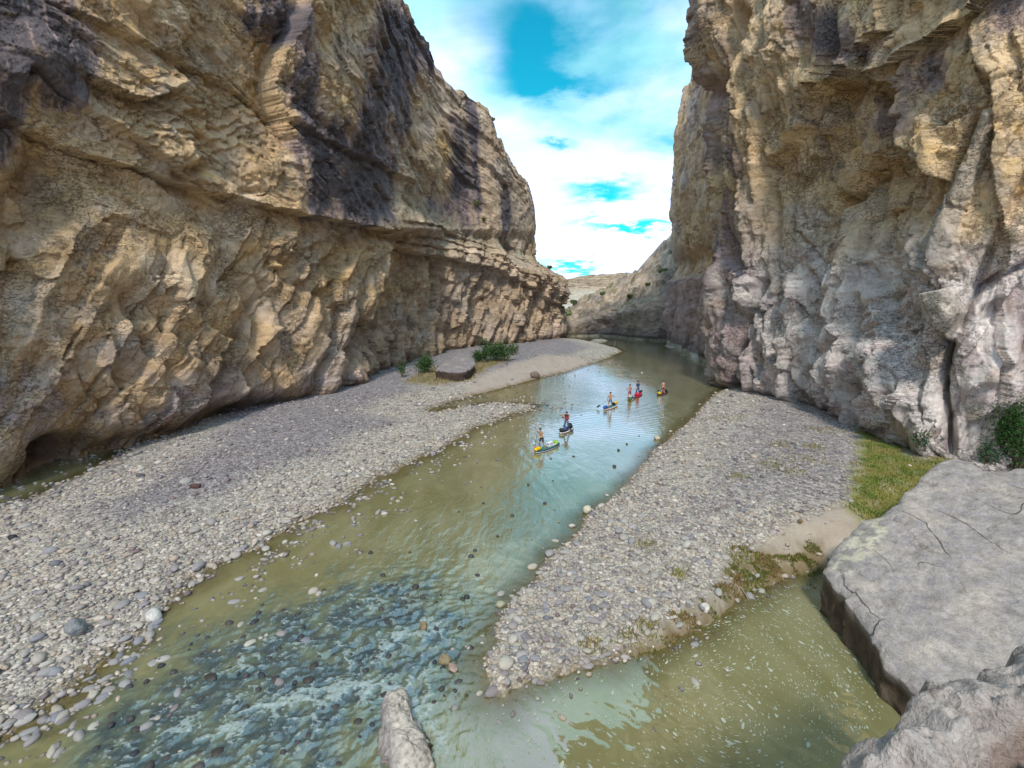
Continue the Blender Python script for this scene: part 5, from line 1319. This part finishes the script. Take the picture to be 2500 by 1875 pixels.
def stick(name, pts, r0, r1, label, group=None):
    p = np.array(pts, float); n = 7; V, F = [], []
    for i, q in enumerate(p):
        rad = r0 + (r1 - r0) * i / (len(p) - 1); d = p[min(i + 1, len(p) - 1)] - p[max(i - 1, 0)]; d /= np.linalg.norm(d)
        a = np.cross(d, [0.3, .2, 1]); a /= np.linalg.norm(a); b = np.cross(d, a)
        for j in range(n): t = 2 * math.pi * j / n; V.append(q + rad * (math.cos(t) * a + math.sin(t) * b))
    for i in range(len(p) - 1):
        for j in range(n): F.append((i * n + j, i * n + (j + 1) % n, i * n + n + (j + 1) % n, i * n + n + j))
    o = mesh_np(name, np.array(V), np.array(F), M_DRIFT); tag(o, label, 'driftwood', group); return o
g = unproj(1496, 858); stick('driftwood_branch', [g + (0, 0, -.2), g + (.15, 0, .9), g + (.45, .1, 1.7), g + (.55, .1, 2.6)], .07, .025, 'bare branch sticking up from the tip of the left bar')
g = unproj(1166, 920, .8); stick('driftwood_branch', [g + (-.6, 0, .5), g + (0, 0, .25), g + (.7, -.3, .05)], .07, .03, 'dead branch leaning beside the flat-topped boulder')
for i, (a, b, lab) in enumerate([((1690, 1462), (1725, 1484), 'thin stick lying across the weedy mud bank'), ((1810, 1420), (1838, 1450), 'thin stick lower on the mud bank near the pool'), ((1520, 1580), (1548, 1560), 'bleached twig near the tip of the mud bank'), ((1555, 1598), (1600, 1570), 'long twig beside the cobbles at the pool edge')]):
    A = unproj(*a, .5); B = unproj(*b, .5)
    for q in (A, B): q[2] = float(ground_z(q[:1], q[1:2])[0]) + .05
    stick('driftwood_stick', [A, (A + B) / 2 + (0, 0, .05), B], .022, .010, lab)

# foam flecks turning slowly on the pool
def flecks():
    r = np.random.default_rng(3500)
    poly = P2([(1215, 1720), (1320, 1670), (1500, 1632), (1650, 1575), (1760, 1505), (1850, 1450), (1960, 1425), (2060, 1480), (2120, 1600), (2170, 1740), (2000, 1880), (1000, 1890), (1080, 1790)])
    q = in_poly(poly, 4600, 3501, .1); px, py = proj(np.concatenate([q, 0 * q[:, :1]], 1))
    den = .25 + .75 * sstep(1480, 1700, px + 40 * fbm(q[:, 0], q[:, 1], 2, 3502)); den *= .35 + .65 * sstep(-.25, .2, fbm(q[:, 0] / .9, q[:, 1] / .9, 3, 3503))
    q = q[r.random(len(q)) < den]; n = len(q)
    cs = [unproj(1800, 1770)[:2], unproj(1840, 1560)[:2], unproj(1350, 1900)[:2]]
    v = np.zeros((n, 2))
    for c, w in zip(cs, (1.0, .9, .6)):
        e = q - c; rr = np.linalg.norm(e, axis=1)[:, None]; v += w * np.stack([-e[:, 1], e[:, 0]], -1) / (rr ** 1.6 + .4)
    v /= np.linalg.norm(v, axis=1)[:, None]; v += r.normal(0, .15, v.shape); p = np.stack([-v[:, 1], v[:, 0]], -1)
    L = np.exp(r.normal(math.log(.030), .5, n))[:, None]; W = L * r.uniform(.25, .55, (n, 1))
    ring = []
    for j in range(7):
        t = 2 * math.pi * j / 7; ring.append(q + v * L * math.cos(t) * r.uniform(.8, 1.2, (n, 1)) + p * W * math.sin(t) * r.uniform(.7, 1.2, (n, 1)))
    V = np.concatenate([np.stack(ring, 1), np.full((n, 7, 1), .012)], 2).reshape(-1, 3)
    V[:, 2] += .006 * r.random(len(V))
    F = np.arange(n * 7).reshape(-1, 7)
    m = plain_mat('foam', (.40, .43, .34), .8, .1)
    o = mesh_np('foam_flecks', V, F, m, smooth=False); tag(o, 'pale foam flecks swirling on the green pool', 'foam', kind='stuff')
flecks()
# ------------------------------------------------------------------ paddlers
def skin_mat(name, c): return plain_mat(name, c, .55, .10, 9.0)
M_SKIN_TAN = skin_mat('skin_tanned', (.40, .20, .11)); M_SKIN_RED = skin_mat('skin_sunburnt', (.42, .19, .13)); M_SKIN_PALE = skin_mat('skin_fair', (.52, .30, .22))
M_HAIR = plain_mat('dark_hair', (.020, .016, .014), .6); M_WHITE = plain_mat('white_plastic', (.72, .73, .74), .4, .06); M_BLACK = plain_mat('black_nylon', (.018, .02, .024), .6)
M_EYE = plain_mat('eye', (.03, .025, .02), .2); M_LIP = plain_mat('lips', (.30, .10, .08), .5)
def cloth(name, c): return plain_mat(name, c, .8, .15, 14.0, bump=.2)

def skin_body(name, nodes, edges, mat, parent, sub=1):
    """grow one continuous surface over a skeleton. nodes: {key: (pos, radius)}"""
    keys = list(nodes); idx = {k: i for i, k in enumerate(keys)}
    me = bpy.data.meshes.new(name); me.from_pydata([tuple(nodes[k][0]) for k in keys], [(idx[a], idx[b]) for a, b in edges], [])
    ob = bpy.data.objects.new(name, me); COL.objects.link(ob)
    ob.modifiers.new('Skin', 'SKIN')
    sv = me.skin_vertices[0].data
    for k in keys:
        r = nodes[k][1]; sv[idx[k]].radius = (r, r) if np.isscalar(r) else r
        sv[idx[k]].use_root = False
    sv[idx[keys[0]]].use_root = True
    sv_mod = ob.modifiers['Skin']; sv_mod.use_smooth_shade = True; sv_mod.branch_smoothing = .4
    m = ob.modifiers.new('Subdivision', 'SUBSURF'); m.levels = sub; m.render_levels = sub
    me.materials.append(mat); ob.parent = parent
    return ob
def lathe_blob(name, c, rad, mat, parent, sub=ICO2, zmin=None, rot=0.0):
    v = sub[0] * np.array(rad)
    if zmin is not None: v[:, 2] = np.maximum(v[:, 2], zmin)
    o = mesh_np(name, v, sub[1], mat, parent=parent); o.location = c; o.rotation_euler = (rot, 0, 0)
    return o

def person(px, py, face, paddle, label, skin, shorts, hat=None, top=None, lean=(0, 0), knees=.08, grip=(0.0, .42), waistband=None, stance=.20, long_pants=False, zdeck=.17):
    """face: heading in radians, 0 = looking away from the viewer; paddle: (top point, blade point) in view-aligned metres from the feet"""
    g = unproj(px, py, zdeck)
    root = empty('person', (g[0], g[1], zdeck)); tag(root, label, 'person'); root.scale = (1.1,) * 3
    ca, sa = math.cos(face), math.sin(face)
    V = lambda x, y, z: np.array([x * ca - y * sa + lean[0] * max(z - .5, 0), x * sa + y * ca + lean[1] * max(z - .5, 0), z])
    A, Bl = np.array(paddle[0], float), np.array(paddle[1], float)
    hands = [A + (Bl - A) * grip[0], A + (Bl - A) * grip[1]]
    n = {'pelvis': (V(0, 0, .93), (.155, .115)), 'belly': (V(0, .01, 1.08), (.135, .10)), 'chest': (V(0, .02, 1.27), (.165, .11)), 'neckbase': (V(0, .0, 1.43), (.085, .075)), 'neck': (V(0, .015, 1.50), (.066, .066)),
         'jaw': (V(0, .035, 1.585), (.088, .095)), 'brow': (V(0, .03, 1.67), (.100, .112)), 'crown': (V(0, .015, 1.745), (.07, .08)), 'nose': (V(0, .135, 1.625), .014)}
    e = [('pelvis', 'belly'), ('belly', 'chest'), ('chest', 'neckbase'), ('neckbase', 'neck'), ('neck', 'jaw'), ('jaw', 'brow'), ('brow', 'crown'), ('jaw', 'nose')]
    sh = {-1: V(-.19, 0, 1.385), 1: V(.19, 0, 1.385)}
    # nearer shoulder takes the nearer hand
    d0 = np.linalg.norm(sh[-1] - hands[0]) + np.linalg.norm(sh[1] - hands[1]); d1 = np.linalg.norm(sh[1] - hands[0]) + np.linalg.norm(sh[-1] - hands[1])
    hd = {-1: hands[0], 1: hands[1]} if d0 <= d1 else {1: hands[0], -1: hands[1]}
    shaft = (Bl - A) / np.linalg.norm(Bl - A)
    for s_ in (-1, 1):
        q = str(s_); S = sh[s_]; H = hd[s_]; v = H - S; L = np.linalg.norm(v)
        if L > .60: H = S + v / L * .60; v = H - S; L = .60
        back = np.array(V(s_ * .5, -.6, 0)) - np.array(V(0, 0, 0)); perp = back + np.array([0, 0, -.5]); perp -= v * (perp @ v) / (L * L); perp /= np.linalg.norm(perp)
        el = S + v * .5 + perp * math.sqrt(max(.0, .31 ** 2 - (L / 2) ** 2))
        wr = H - (H - el) / np.linalg.norm(H - el) * .07
        n['sh' + q] = (S, (.068, .064)); n['ua' + q] = ((S + el) / 2, (.052, .052)); n['el' + q] = (el, (.042, .042)); n['fa' + q] = (el + (wr - el) * .35, (.042, .042)); n['wr' + q] = (wr, (.028, .026)); n['palm' + q] = (H, (.036, .026))
        e += [('chest', 'sh' + q), ('sh' + q, 'ua' + q), ('ua' + q, 'el' + q), ('el' + q, 'fa' + q), ('fa' + q, 'wr' + q), ('wr' + q, 'palm' + q)]
        fw = (H - wr); fw /= np.linalg.norm(fw); cur = np.cross(fw, shaft); cur /= max(np.linalg.norm(cur), 1e-6)
        for f in range(4):
            o = shaft * (f - 1.5) * .021; l = (.030, .034, .032, .025)[f]
            n[f'f{f}a{q}'] = (H + fw * .035 + o, .0095); n[f'f{f}b{q}'] = (H + fw * (.035 + l) + o + cur * .018, .009); n[f'f{f}c{q}'] = (H + fw * (.03 + l) + o + cur * .048, .008)
            e += [('palm' + q, f'f{f}a{q}'), (f'f{f}a{q}', f'f{f}b{q}'), (f'f{f}b{q}', f'f{f}c{q}')]
        n['t1' + q] = (H - shaft * .045 + cur * .012, .011); n['t2' + q] = (H - shaft * .055 + fw * .035 + cur * .03, .0095); e += [('palm' + q, 't1' + q), ('t1' + q, 't2' + q)]
        hip = V(s_ * .10, 0, .88); ank = V(s_ * stance, -.03, .09); kn = (hip + ank) / 2 + V(0, knees, 0) - V(0, 0, 0)
        n['hip' + q] = (hip, (.098, .10)); n['thigh' + q] = (hip + (kn - hip) * .5, (.082, .085)); n['knee' + q] = (kn, (.056, .060)); n['calf' + q] = (kn + (ank - kn) * .35, (.056, .060)); n['ank' + q] = (ank, (.036, .04)); n['heel' + q] = (V(s_ * stance, -.06, .035), (.036, .034)); n['toe' + q] = (V(s_ * stance * 1.12, .15, .022), (.042, .022))
        e += [('pelvis', 'hip' + q), ('hip' + q, 'thigh' + q), ('thigh' + q, 'knee' + q), ('knee' + q, 'calf' + q), ('calf' + q, 'ank' + q), ('ank' + q, 'heel' + q), ('ank' + q, 'toe' + q)]
        n['ear' + q] = (V(s_ * .088, .02, 1.635), .013); e.append(('brow', 'ear' + q))
    skin_body('body', n, e, skin, root)
    def shell(name, keys, edges, grow, mat, ends=None):
        nn = {}
        for k in keys:
            p, r = n[k]; r = np.array((r, r) if np.isscalar(r) else r)
            if k in ('belly', 'pelvis', 'chest') and name in ('shirt', 'life_vest'): r = np.full(2, r.max()) + .01
            nn[k] = (p, tuple(r + grow))
        for k, (p, r) in (ends or {}).items(): nn[k] = (p, r)
        return skin_body(name, nn, edges, mat, root)
    # shorts (or trousers)
    ends = {}
    ed = [('pelvis', 'hip-1'), ('pelvis', 'hip1'), ('hip-1', 'thigh-1'), ('hip1', 'thigh1')]
    ks = ['pelvis', 'hip-1', 'hip1', 'thigh-1', 'thigh1']
    for q in ('-1', '1'):
        a, b = n['thigh' + q][0], n['knee' + q][0]
        if long_pants:
            ks += ['knee' + q, 'calf' + q]; ed += [('thigh' + q, 'knee' + q), ('knee' + q, 'calf' + q)]; ends['hem' + q] = (n['ank' + q][0] + V(0, 0, .05) - V(0, 0, 0), (.05, .055)); ed.append(('calf' + q, 'hem' + q))
        else:
            ends['hem' + q] = (a + (b - a) * .75, (.092, .092)); ed.append(('thigh' + q, 'hem' + q))
    ends['waist'] = (V(0, .005, 1.00), (.158, .122)); ed.append(('pelvis', 'waist'))
    sh_o = shell('trousers' if long_pants else 'shorts', ks, ed, .014, shorts, ends)
    if waistband:
        skin_body('waistband', {'a': (V(0, .005, .93), (.185, .175)), 'b': (V(0, .008, 1.05), (.175, .165))}, [('a', 'b')], waistband, root)
    if top:
        kt = ['chest', 'belly', 'neckbase']; et = [('chest', 'belly'), ('chest', 'neckbase')]
        mat, sleeves = top
        if sleeves:
            for q in ('-1', '1'):
                kt += ['sh' + q, 'ua' + q, 'el' + q]; et += [('chest', 'sh' + q), ('sh' + q, 'ua' + q), ('ua' + q, 'el' + q)]
                kt += ['fa' + q, 'wr' + q]; et += [('el' + q, 'fa' + q), ('fa' + q, 'wr' + q)]
        shell('shirt' if sleeves else 'life_vest', kt, et + [('belly', 'tail')], .014 if sleeves else .03, mat, {'tail': (V(0, 0, .93), (.175, .165))})
    hair = lathe_blob('hair', V(0, .0, 1.675), (.104, .118, .100), M_HAIR, root, ICO3, zmin=-.045); hair.rotation_euler = (-.35, 0, face)
    for s_ in (-1, 1): lathe_blob('eye', V(s_ * .033, .112, 1.652), (.012, .008, .008), M_EYE, root, ICO1)
    lathe_blob('mouth', V(0, .112, 1.575), (.022, .008, .006), M_LIP, root, ICO1)
    if hat:
        h = lathe_blob('cap', V(0, .005, 1.70), (.112, .128, .095), hat, root, ICO3, zmin=0.0); h.rotation_euler = (0, 0, face)
        br = mesh_np('brim', np.array([[x * .085, .09 + y * .11, -.004 + .01 * (1 - x * x) - zz] for zz in (0, .012) for y in (0, .5, 1) for x in np.linspace(-1, 1, 7) * (1 - .25 * y * y)]),
                     np.concatenate([grid_faces(3, 7), grid_faces(3, 7, True) + 21]), hat, parent=h)
    # the paddle is a thing of its own, held in the hands
    return root, g
def tube(name, A, B, r0, r1, mat, parent, n=10):
    A, B = np.array(A, float), np.array(B, float); d = (B - A) / np.linalg.norm(B - A); a = np.cross(d, [.2, .35, .9]); a /= np.linalg.norm(a); b = np.cross(d, a)
    V = [c + r * (math.cos(2 * math.pi * j / n) * a + math.sin(2 * math.pi * j / n) * b) for c, r in ((A, r0), (A + (B - A) * .5, (r0 + r1) / 2), (B, r1)) for j in range(n)]
    F = [(i * n + j, i * n + (j + 1) % n, i * n + n + (j + 1) % n, i * n + n + j) for i in range(2) for j in range(n)]
    return mesh_np(name, np.array(V), np.array(F), mat, parent=parent)
def paddle(g, pts, label, shaft_mat, blade_mat):
    root = empty('paddle', tuple(g)); tag(root, label, 'paddle'); root.scale = (1.1,) * 3
    A, B = np.array(pts[0], float), np.array(pts[1], float); d = (B - A) / np.linalg.norm(B - A)
    blade0 = B - d * .46
    tube('shaft', A, blade0, .017, .017, shaft_mat, root)
    side = np.cross(d, [0, 1, .15]); side /= np.linalg.norm(side); nn = np.cross(d, side)
    tube('grip', A - side * .06, A + side * .06, .018, .018, M_BLACK, root, 8)
    L = np.linspace(0, 1, 9); W = .105 * np.sin(np.clip(L * .86 + .10, 0, 1) * math.pi) ** .6 + .01
    V, F = [], []
    for sgn in (1, -1):
        for i in range(9):
            for k, s_ in enumerate((-1, -.5, 0, .5, 1)):
                V.append(blade0 + d * .48 * L[i] + side * W[i] * s_ + nn * (sgn * .012 * (1 - s_ * s_) * (1 - .7 * L[i]) + .03 * L[i] ** 2))
    F = np.concatenate([grid_faces(9, 5), grid_faces(9, 5, True) + 45])
    mesh_np('blade', np.array(V), F, blade_mat, parent=root)
    return root
def board(a, b, hull_mat, deck_mat, stripe_mat, label, width=.80, pad_mat=None):
    """inflatable paddleboard between two waterline pixels (a = the end nearer the viewer)"""
    A, B = unproj(*a, .05), unproj(*b, .05); c = (A + B) / 2; d = (B - A)[:2]; L = np.linalg.norm(d); yaw = math.atan2(d[1], d[0])
    L = min(max(L, 3.1), 3.7)
    root = empty('paddleboard', (c[0], c[1], 0), yaw); tag(root, label, 'paddleboard')
    nl, na = 42, 20; t = np.linspace(-1, 1, nl)
    w = width / 2 * np.power(np.clip(1 - np.abs(t) ** 2.6, 0, 1), .62) + .004
    rock = .12 * np.clip(t - .45, 0, None) ** 1.6 + .07 * np.clip(-t - .55, 0, None) ** 1.6
    th = np.linspace(0, 2 * math.pi, na, endpoint=False)
    def ring(scale, zlo, zhi):
        V = np.zeros((nl, na, 3)); zc = (zlo + zhi) / 2; hh = (zhi - zlo) / 2
        ex = np.sign(np.cos(th)) * np.abs(np.cos(th)) ** .6; ez = np.sign(np.sin(th)) * np.abs(np.sin(th)) ** .75
        V[..., 0] = (t * L / 2)[:, None]; V[..., 1] = (w * scale)[:, None] * ex[None]; V[..., 2] = rock[:, None] + zc + hh * ez[None] * np.minimum(1, (w / .12))[:, None]
        i = np.arange(nl - 1)[:, None] * na + np.arange(na)[None]; j = np.arange(nl - 1)[:, None] * na + (np.arange(na)[None] + 1) % na
        return V.reshape(-1, 3), np.stack([i, j, j + na, i + na], -1).reshape(-1, 4)
    mesh_np('hull', *ring(1.0, .0, .155), hull_mat, parent=root)
    # stripe round the rail
    V = []; st = np.linspace(-.985, .985, 60)
    for sgn in (1, -1):
        ww = np.interp(st, t, w) * 1.012 + .003; rr = np.interp(st, t, rock)
        q = np.stack([np.stack([st * L / 2, sgn * ww, rr + .075 + dz], -1) for dz in (-.022, .022)])
        f = grid_faces(2, 60, flip=sgn > 0); V.append((q.reshape(-1, 3), f))
    mesh_np('rail_stripe', np.concatenate([V[0][0], V[1][0]]), np.concatenate([V[0][1], V[1][1] + 120]), stripe_mat, parent=root)
    # deck with a standing pad
    def deck(name, t0, t1, k, z, mat):
        tt = np.linspace(t0, t1, 30); ww = np.interp(tt, t, w) * k; rr = np.interp(tt, t, rock)
        q = np.stack([np.stack([tt * L / 2, s_ * ww, rr + z - .006 * s_ * s_], -1) for s_ in np.linspace(-1, 1, 7)])
        return mesh_np(name, q.reshape(-1, 3), grid_faces(7, 30, flip=True), mat, parent=root)
    deck('deck', -.95, .95, .80, .163, deck_mat); deck('traction_pad', -.55, .25, .66, .169, pad_mat or M_BLACK)
    fin = mesh_np('fin', np.array([[x, y, z] for y in (-.006, .006) for x, z in ((-L / 2 + .25, .02), (-L / 2 + .55, .02), (-L / 2 + .30, -.22))]), np.array([[0, 1, 2], [3, 5, 4]]), M_BLACK, parent=root)
    return root, A, B, yaw, L
def along(A, B, t, s=0.0, z=.17):
    d = (B - A)[:2]; d = d / np.linalg.norm(d); p = A + (B - A) * t; return (p[0] - d[1] * s, p[1] + d[0] * s, z)
def dry_bag(loc, yaw, l, r, mat, label, strap=M_BLACK, tilt=0.0):
    root = empty('dry_bag', loc, yaw); tag(root, label, 'bag')
    t = np.linspace(-1, 1, 16); na = 14; th = np.linspace(0, 2 * math.pi, na, endpoint=False)
    rad = r * np.power(np.clip(1 - np.abs(t) ** 5, 0, 1), .5) + .004
    V = np.zeros((16, na, 3)); V[..., 0] = (t * l / 2)[:, None]; V[..., 1] = rad[:, None] * np.cos(th); V[..., 2] = r * .88 + rad[:, None] * np.sin(th) * .88
    V[..., 1:] *= (1 + .06 * perlin(V[..., 0] * 9 + 3, np.cos(th)[None] * 2 + l * 7, 41))[..., None]
    i = np.arange(15)[:, None] * na + np.arange(na)[None]; j = np.arange(15)[:, None] * na + (np.arange(na)[None] + 1) % na
    F = np.stack([i, j, j + na, i + na], -1).reshape(-1, 4)
    mesh_np('sack', V.reshape(-1, 3), F, mat, parent=root)
    for x in (-.25, .25):
        q = []
        for dx in (-.018, .018):
            for k in range(15): a = math.pi * 2 * k / 14; q.append((x * l + dx, math.cos(a) * r * 1.05, r * .88 + math.sin(a) * r * .93))
        mesh_np('strap', np.array(q), grid_faces(2, 15, True), strap, parent=root)
    mesh_np('roll_top', np.array([[l / 2 * 1.0 + x, y, r * .88 + z] for x in (0, .06) for y in (-r * .7, r * .7) for z in (-.025, .025)]), np.array([[0, 1, 3, 2], [4, 6, 7, 5], [0, 4, 5, 1], [2, 3, 7, 6], [1, 5, 7, 3], [0, 2, 6, 4]]), mat, parent=root, smooth=False)
    return root
def rounded_box(name, size, loc, mat, parent, bev=.02):
    bm = bmesh.new(); bmesh.ops.create_cube(bm, size=1.0); bmesh.ops.scale(bm, vec=size, verts=bm.verts); bmesh.ops.bevel(bm, geom=bm.edges[:], offset=bev, segments=2, affect='EDGES')
    me = bpy.data.meshes.new(name); bm.to_mesh(me); bm.free(); me.materials.append(mat); o = bpy.data.objects.new(name, me); COL.objects.link(o); o.location = loc; o.parent = parent
    return o
def cooler(loc, yaw, label):
    root = empty('cooler', loc, yaw); tag(root, label, 'cooler')
    rounded_box('box', (.62, .38, .32), (0, 0, .16), M_WHITE, root); lid = rounded_box('lid', (.65, .41, .07), (0, 0, .357), M_WHITE, root)
    for s_ in (-1, 1): rounded_box('handle', (.03, .20, .04), (s_ * .335, 0, .22), M_BLACK, root, .008)
    rounded_box('latch', (.05, .012, .08), (0, -.212, .33), M_BLACK, lid, .004).location = (0, -.212, -.03)
    return root
YEL = cloth('yellow_vinyl', (.75, .50, .01)); LIME = cloth('lime_vinyl', (.28, .55, .03)); NAVY = plain_mat('navy_rubber', (.015, .028, .11), .4); BLUE = cloth('blue_vinyl', (.02, .09, .38)); WINE = plain_mat('wine_rubber', (.17, .018, .025), .45)
CREAM = plain_mat('cream_rubber', (.60, .55, .36), .45); WHITE_R = plain_mat('white_rubber', (.72, .72, .72), .4, .05); TEALD = plain_mat('teal_deck', (.03, .16, .15), .6); DKD = plain_mat('dark_deck', (.025, .035, .05), .6); PINK = cloth('crimson_vinyl', (.60, .02, .07)); RED_R = plain_mat('red_rubber', (.45, .03, .03), .45)
BLACK_B = cloth('black_vinyl', (.022, .026, .03)); GREEN = cloth('green_vinyl', (.05, .14, .06)); ALU = plain_mat('paddle_shaft', (.06, .07, .09), .35); REDB = plain_mat('red_blade', (.50, .04, .03), .4); DARKB = plain_mat('dark_blade', (.03, .045, .07), .4)
SH_DARK = cloth('charcoal_shorts', (.022, .026, .035)); SH_BLUE = cloth('denim_blue', (.04, .10, .20)); SH_GREY = cloth('slate_shorts', (.07, .11, .17)); SH_PURP = cloth('purple_shorts', (.16, .015, .10)); SH_RED = cloth('red_shorts', (.32, .012, .02)); NAVY_C = cloth('navy_clothes', (.018, .05, .15)); VEST = cloth('maroon_vest', (.20, .03, .025)); YEL_C = cloth('yellow_band', (.75, .62, .10))

# 1: navy board nearest the viewer
b1, A, B, yw, L = board((1305, 1106), (1366, 1083), NAVY, TEALD, WHITE_R, 'navy blue paddleboard nearest the viewer, with white stripe', width=.95, pad_mat=TEALD)
p1, g = person(*[1324, 1093.5], 2.55, ((-.42, .10, 1.38), (-.66, -.25, -.28)), 'shirtless person with yellow waistband and dark shorts paddling the navy board', M_SKIN_TAN, SH_DARK, hat=cloth('grey_cap', (.10, .10, .10)), waistband=YEL_C, grip=(0.0, .24), lean=(-.16, -.06), knees=.14, stance=.24)
paddle(p1.location, ((-.42, .10, 1.38), (-.66, -.25, -.28)), 'long paddle with red blade held on the navy board', ALU, REDB)
dry_bag(along(A, B, .12), yw, .85, .19, YEL, 'bright yellow dry bag on the near end of the navy board')
dry_bag(along(A, B, .84), yw + 1.2, .62, .19, LIME, 'lime green dry bag on the far end of the navy board')
cooler(along(A, B, .60, -.02), yw, 'white cooler box behind the paddler on the navy board')
rc = dry_bag(along(A, B, .73, -.2), yw, .40, .10, WHITE_R, 'white roll strapped in front of the lime bag')
# 2
b2, A, B, yw, L = board((1368, 1059), (1397, 1042), WHITE_R, DKD, WINE, 'white paddleboard with wine red rail behind the navy board', width=.95)
p2, g = person(1383, 1049, 2.9, ((-.50, -.25, 1.28), (.62, -.35, -.25)), 'person in maroon vest and blue trousers paddling the white-railed board', M_SKIN_RED, SH_BLUE, top=(VEST, False), long_pants=True, stance=.24, knees=.08)
paddle(p2.location, ((-.50, -.25, 1.28), (.62, -.35, -.25)), 'dark paddle crossing to the right of the white-railed board', ALU, DARKB)
dry_bag(along(A, B, .14), yw + 1.4, .62, .20, BLACK_B, 'black dry bag on the near end of the white-railed board')
dry_bag(along(A, B, .32, -.12), yw, .55, .16, BLUE, 'blue dry bag between the black bags on the white-railed board')
dry_bag(along(A, B, .78), yw + .3, .85, .24, BLACK_B, 'large black dry bag on the far end of the white-railed board')
# 3
b3, A, B, yw, L = board((1471, 1003), (1509, 986), WHITE_R, TEALD, RED_R, 'white and red paddleboard in the middle of the group', width=.9, pad_mat=TEALD)
p3, g = person(1489.5, 994, .15, ((.48, .12, 1.22), (-1.55, -.15, .02)), 'shirtless person in slate shorts seen from behind, paddle out left', M_SKIN_TAN, SH_GREY, stance=.20)
paddle(p3.location, ((.48, .12, 1.22), (-1.55, -.15, .02)), 'paddle reaching out to the left with its blade on the water', ALU, DARKB)
dry_bag(along(A, B, .17), yw, .75, .22, BLUE, 'blue dry bag on the near end of the white and red board')
dry_bag(along(A, B, .86), yw, .70, .20, YEL, 'yellow dry bag on the far end of the white and red board')
dry_bag(along(A, B, .68), yw + 1.3, .55, .20, BLACK_B, 'black dry bag in front of the yellow one')
# 4
b4, A, B, yw, L = board((1537.5, 982), (1539.5, 964), CREAM, DKD, YEL, 'cream and yellow paddleboard pointing straight away from the viewer', width=.9)
p4, g = person(1537, 972.5, .1, ((-.42, .18, 1.22), (.66, -.05, -.20)), 'shirtless person in purple shorts on the cream board', M_SKIN_RED, SH_PURP, stance=.18)
paddle(p4.location, ((-.42, .18, 1.22), (.66, -.05, -.20)), 'paddle slanting into the water right of the cream board', ALU, DARKB)
dry_bag(along(A, B, .15), yw, .70, .24, GREEN, 'dark green dry bag on the near end of the cream board')
cooler(along(A, B, .36), yw, 'small white box behind the person on the cream board')
# 5
b5, A, B, yw, L = board((1550, 974), (1566, 957), WINE, PINK, RED_R, 'red paddleboard close beside the cream board', width=.9)
p5, g = person(1557, 962.5, .1, ((.02, .32, 1.92), (-.10, .36, -.10)), 'person in navy blue clothing holding the paddle upright', M_SKIN_TAN, NAVY_C, top=(NAVY_C, True), long_pants=True, hat=NAVY_C, grip=(.33, .55), stance=.18)
paddle(p5.location, ((.02, .32, 1.92), (-.10, .36, -.10)), 'paddle held upright above the head of the person in navy', ALU, DARKB)
dry_bag(along(A, B, .30), yw + 1.2, .60, .26, PINK, 'crimson dry bag on the red board')
dry_bag(along(A, B, .80, -.1), yw, .65, .20, BLACK_B, 'black dry bag on the far end of the red board')
# 6
b6, A, B, yw, L = board((1605, 966), (1629, 956), WINE, DKD, DKD, 'dark wine paddleboard farthest right in the group', width=.9)
p6, g = person(1618.5, 961.5, .2, ((-.42, .25, 2.02), (.22, .30, -.1)), 'shirtless person in red shorts on the farthest right board', M_SKIN_PALE, SH_RED, grip=(.38, .56), stance=.18)
paddle(p6.location, ((-.42, .25, 2.02), (.22, .30, -.1)), 'paddle raised to the upper left by the person in red shorts', ALU, DARKB)
dry_bag(along(A, B, .16), yw + .8, .62, .20, YEL, 'yellow dry bag on the near end of the dark wine board')
dry_bag(along(A, B, .20, .2, .50), yw, .45, .13, BLACK_B, 'black bag piled on the yellow one on the wine board')
dry_bag(along(A, B, .47, -.12), yw + 1.2, .50, .22, BLUE, 'blue dry bag at the feet of the person in red shorts')
dry_bag(along(A, B, .82), yw, .70, .20, BLACK_B, 'black dry bag on the far end of the dark wine board')
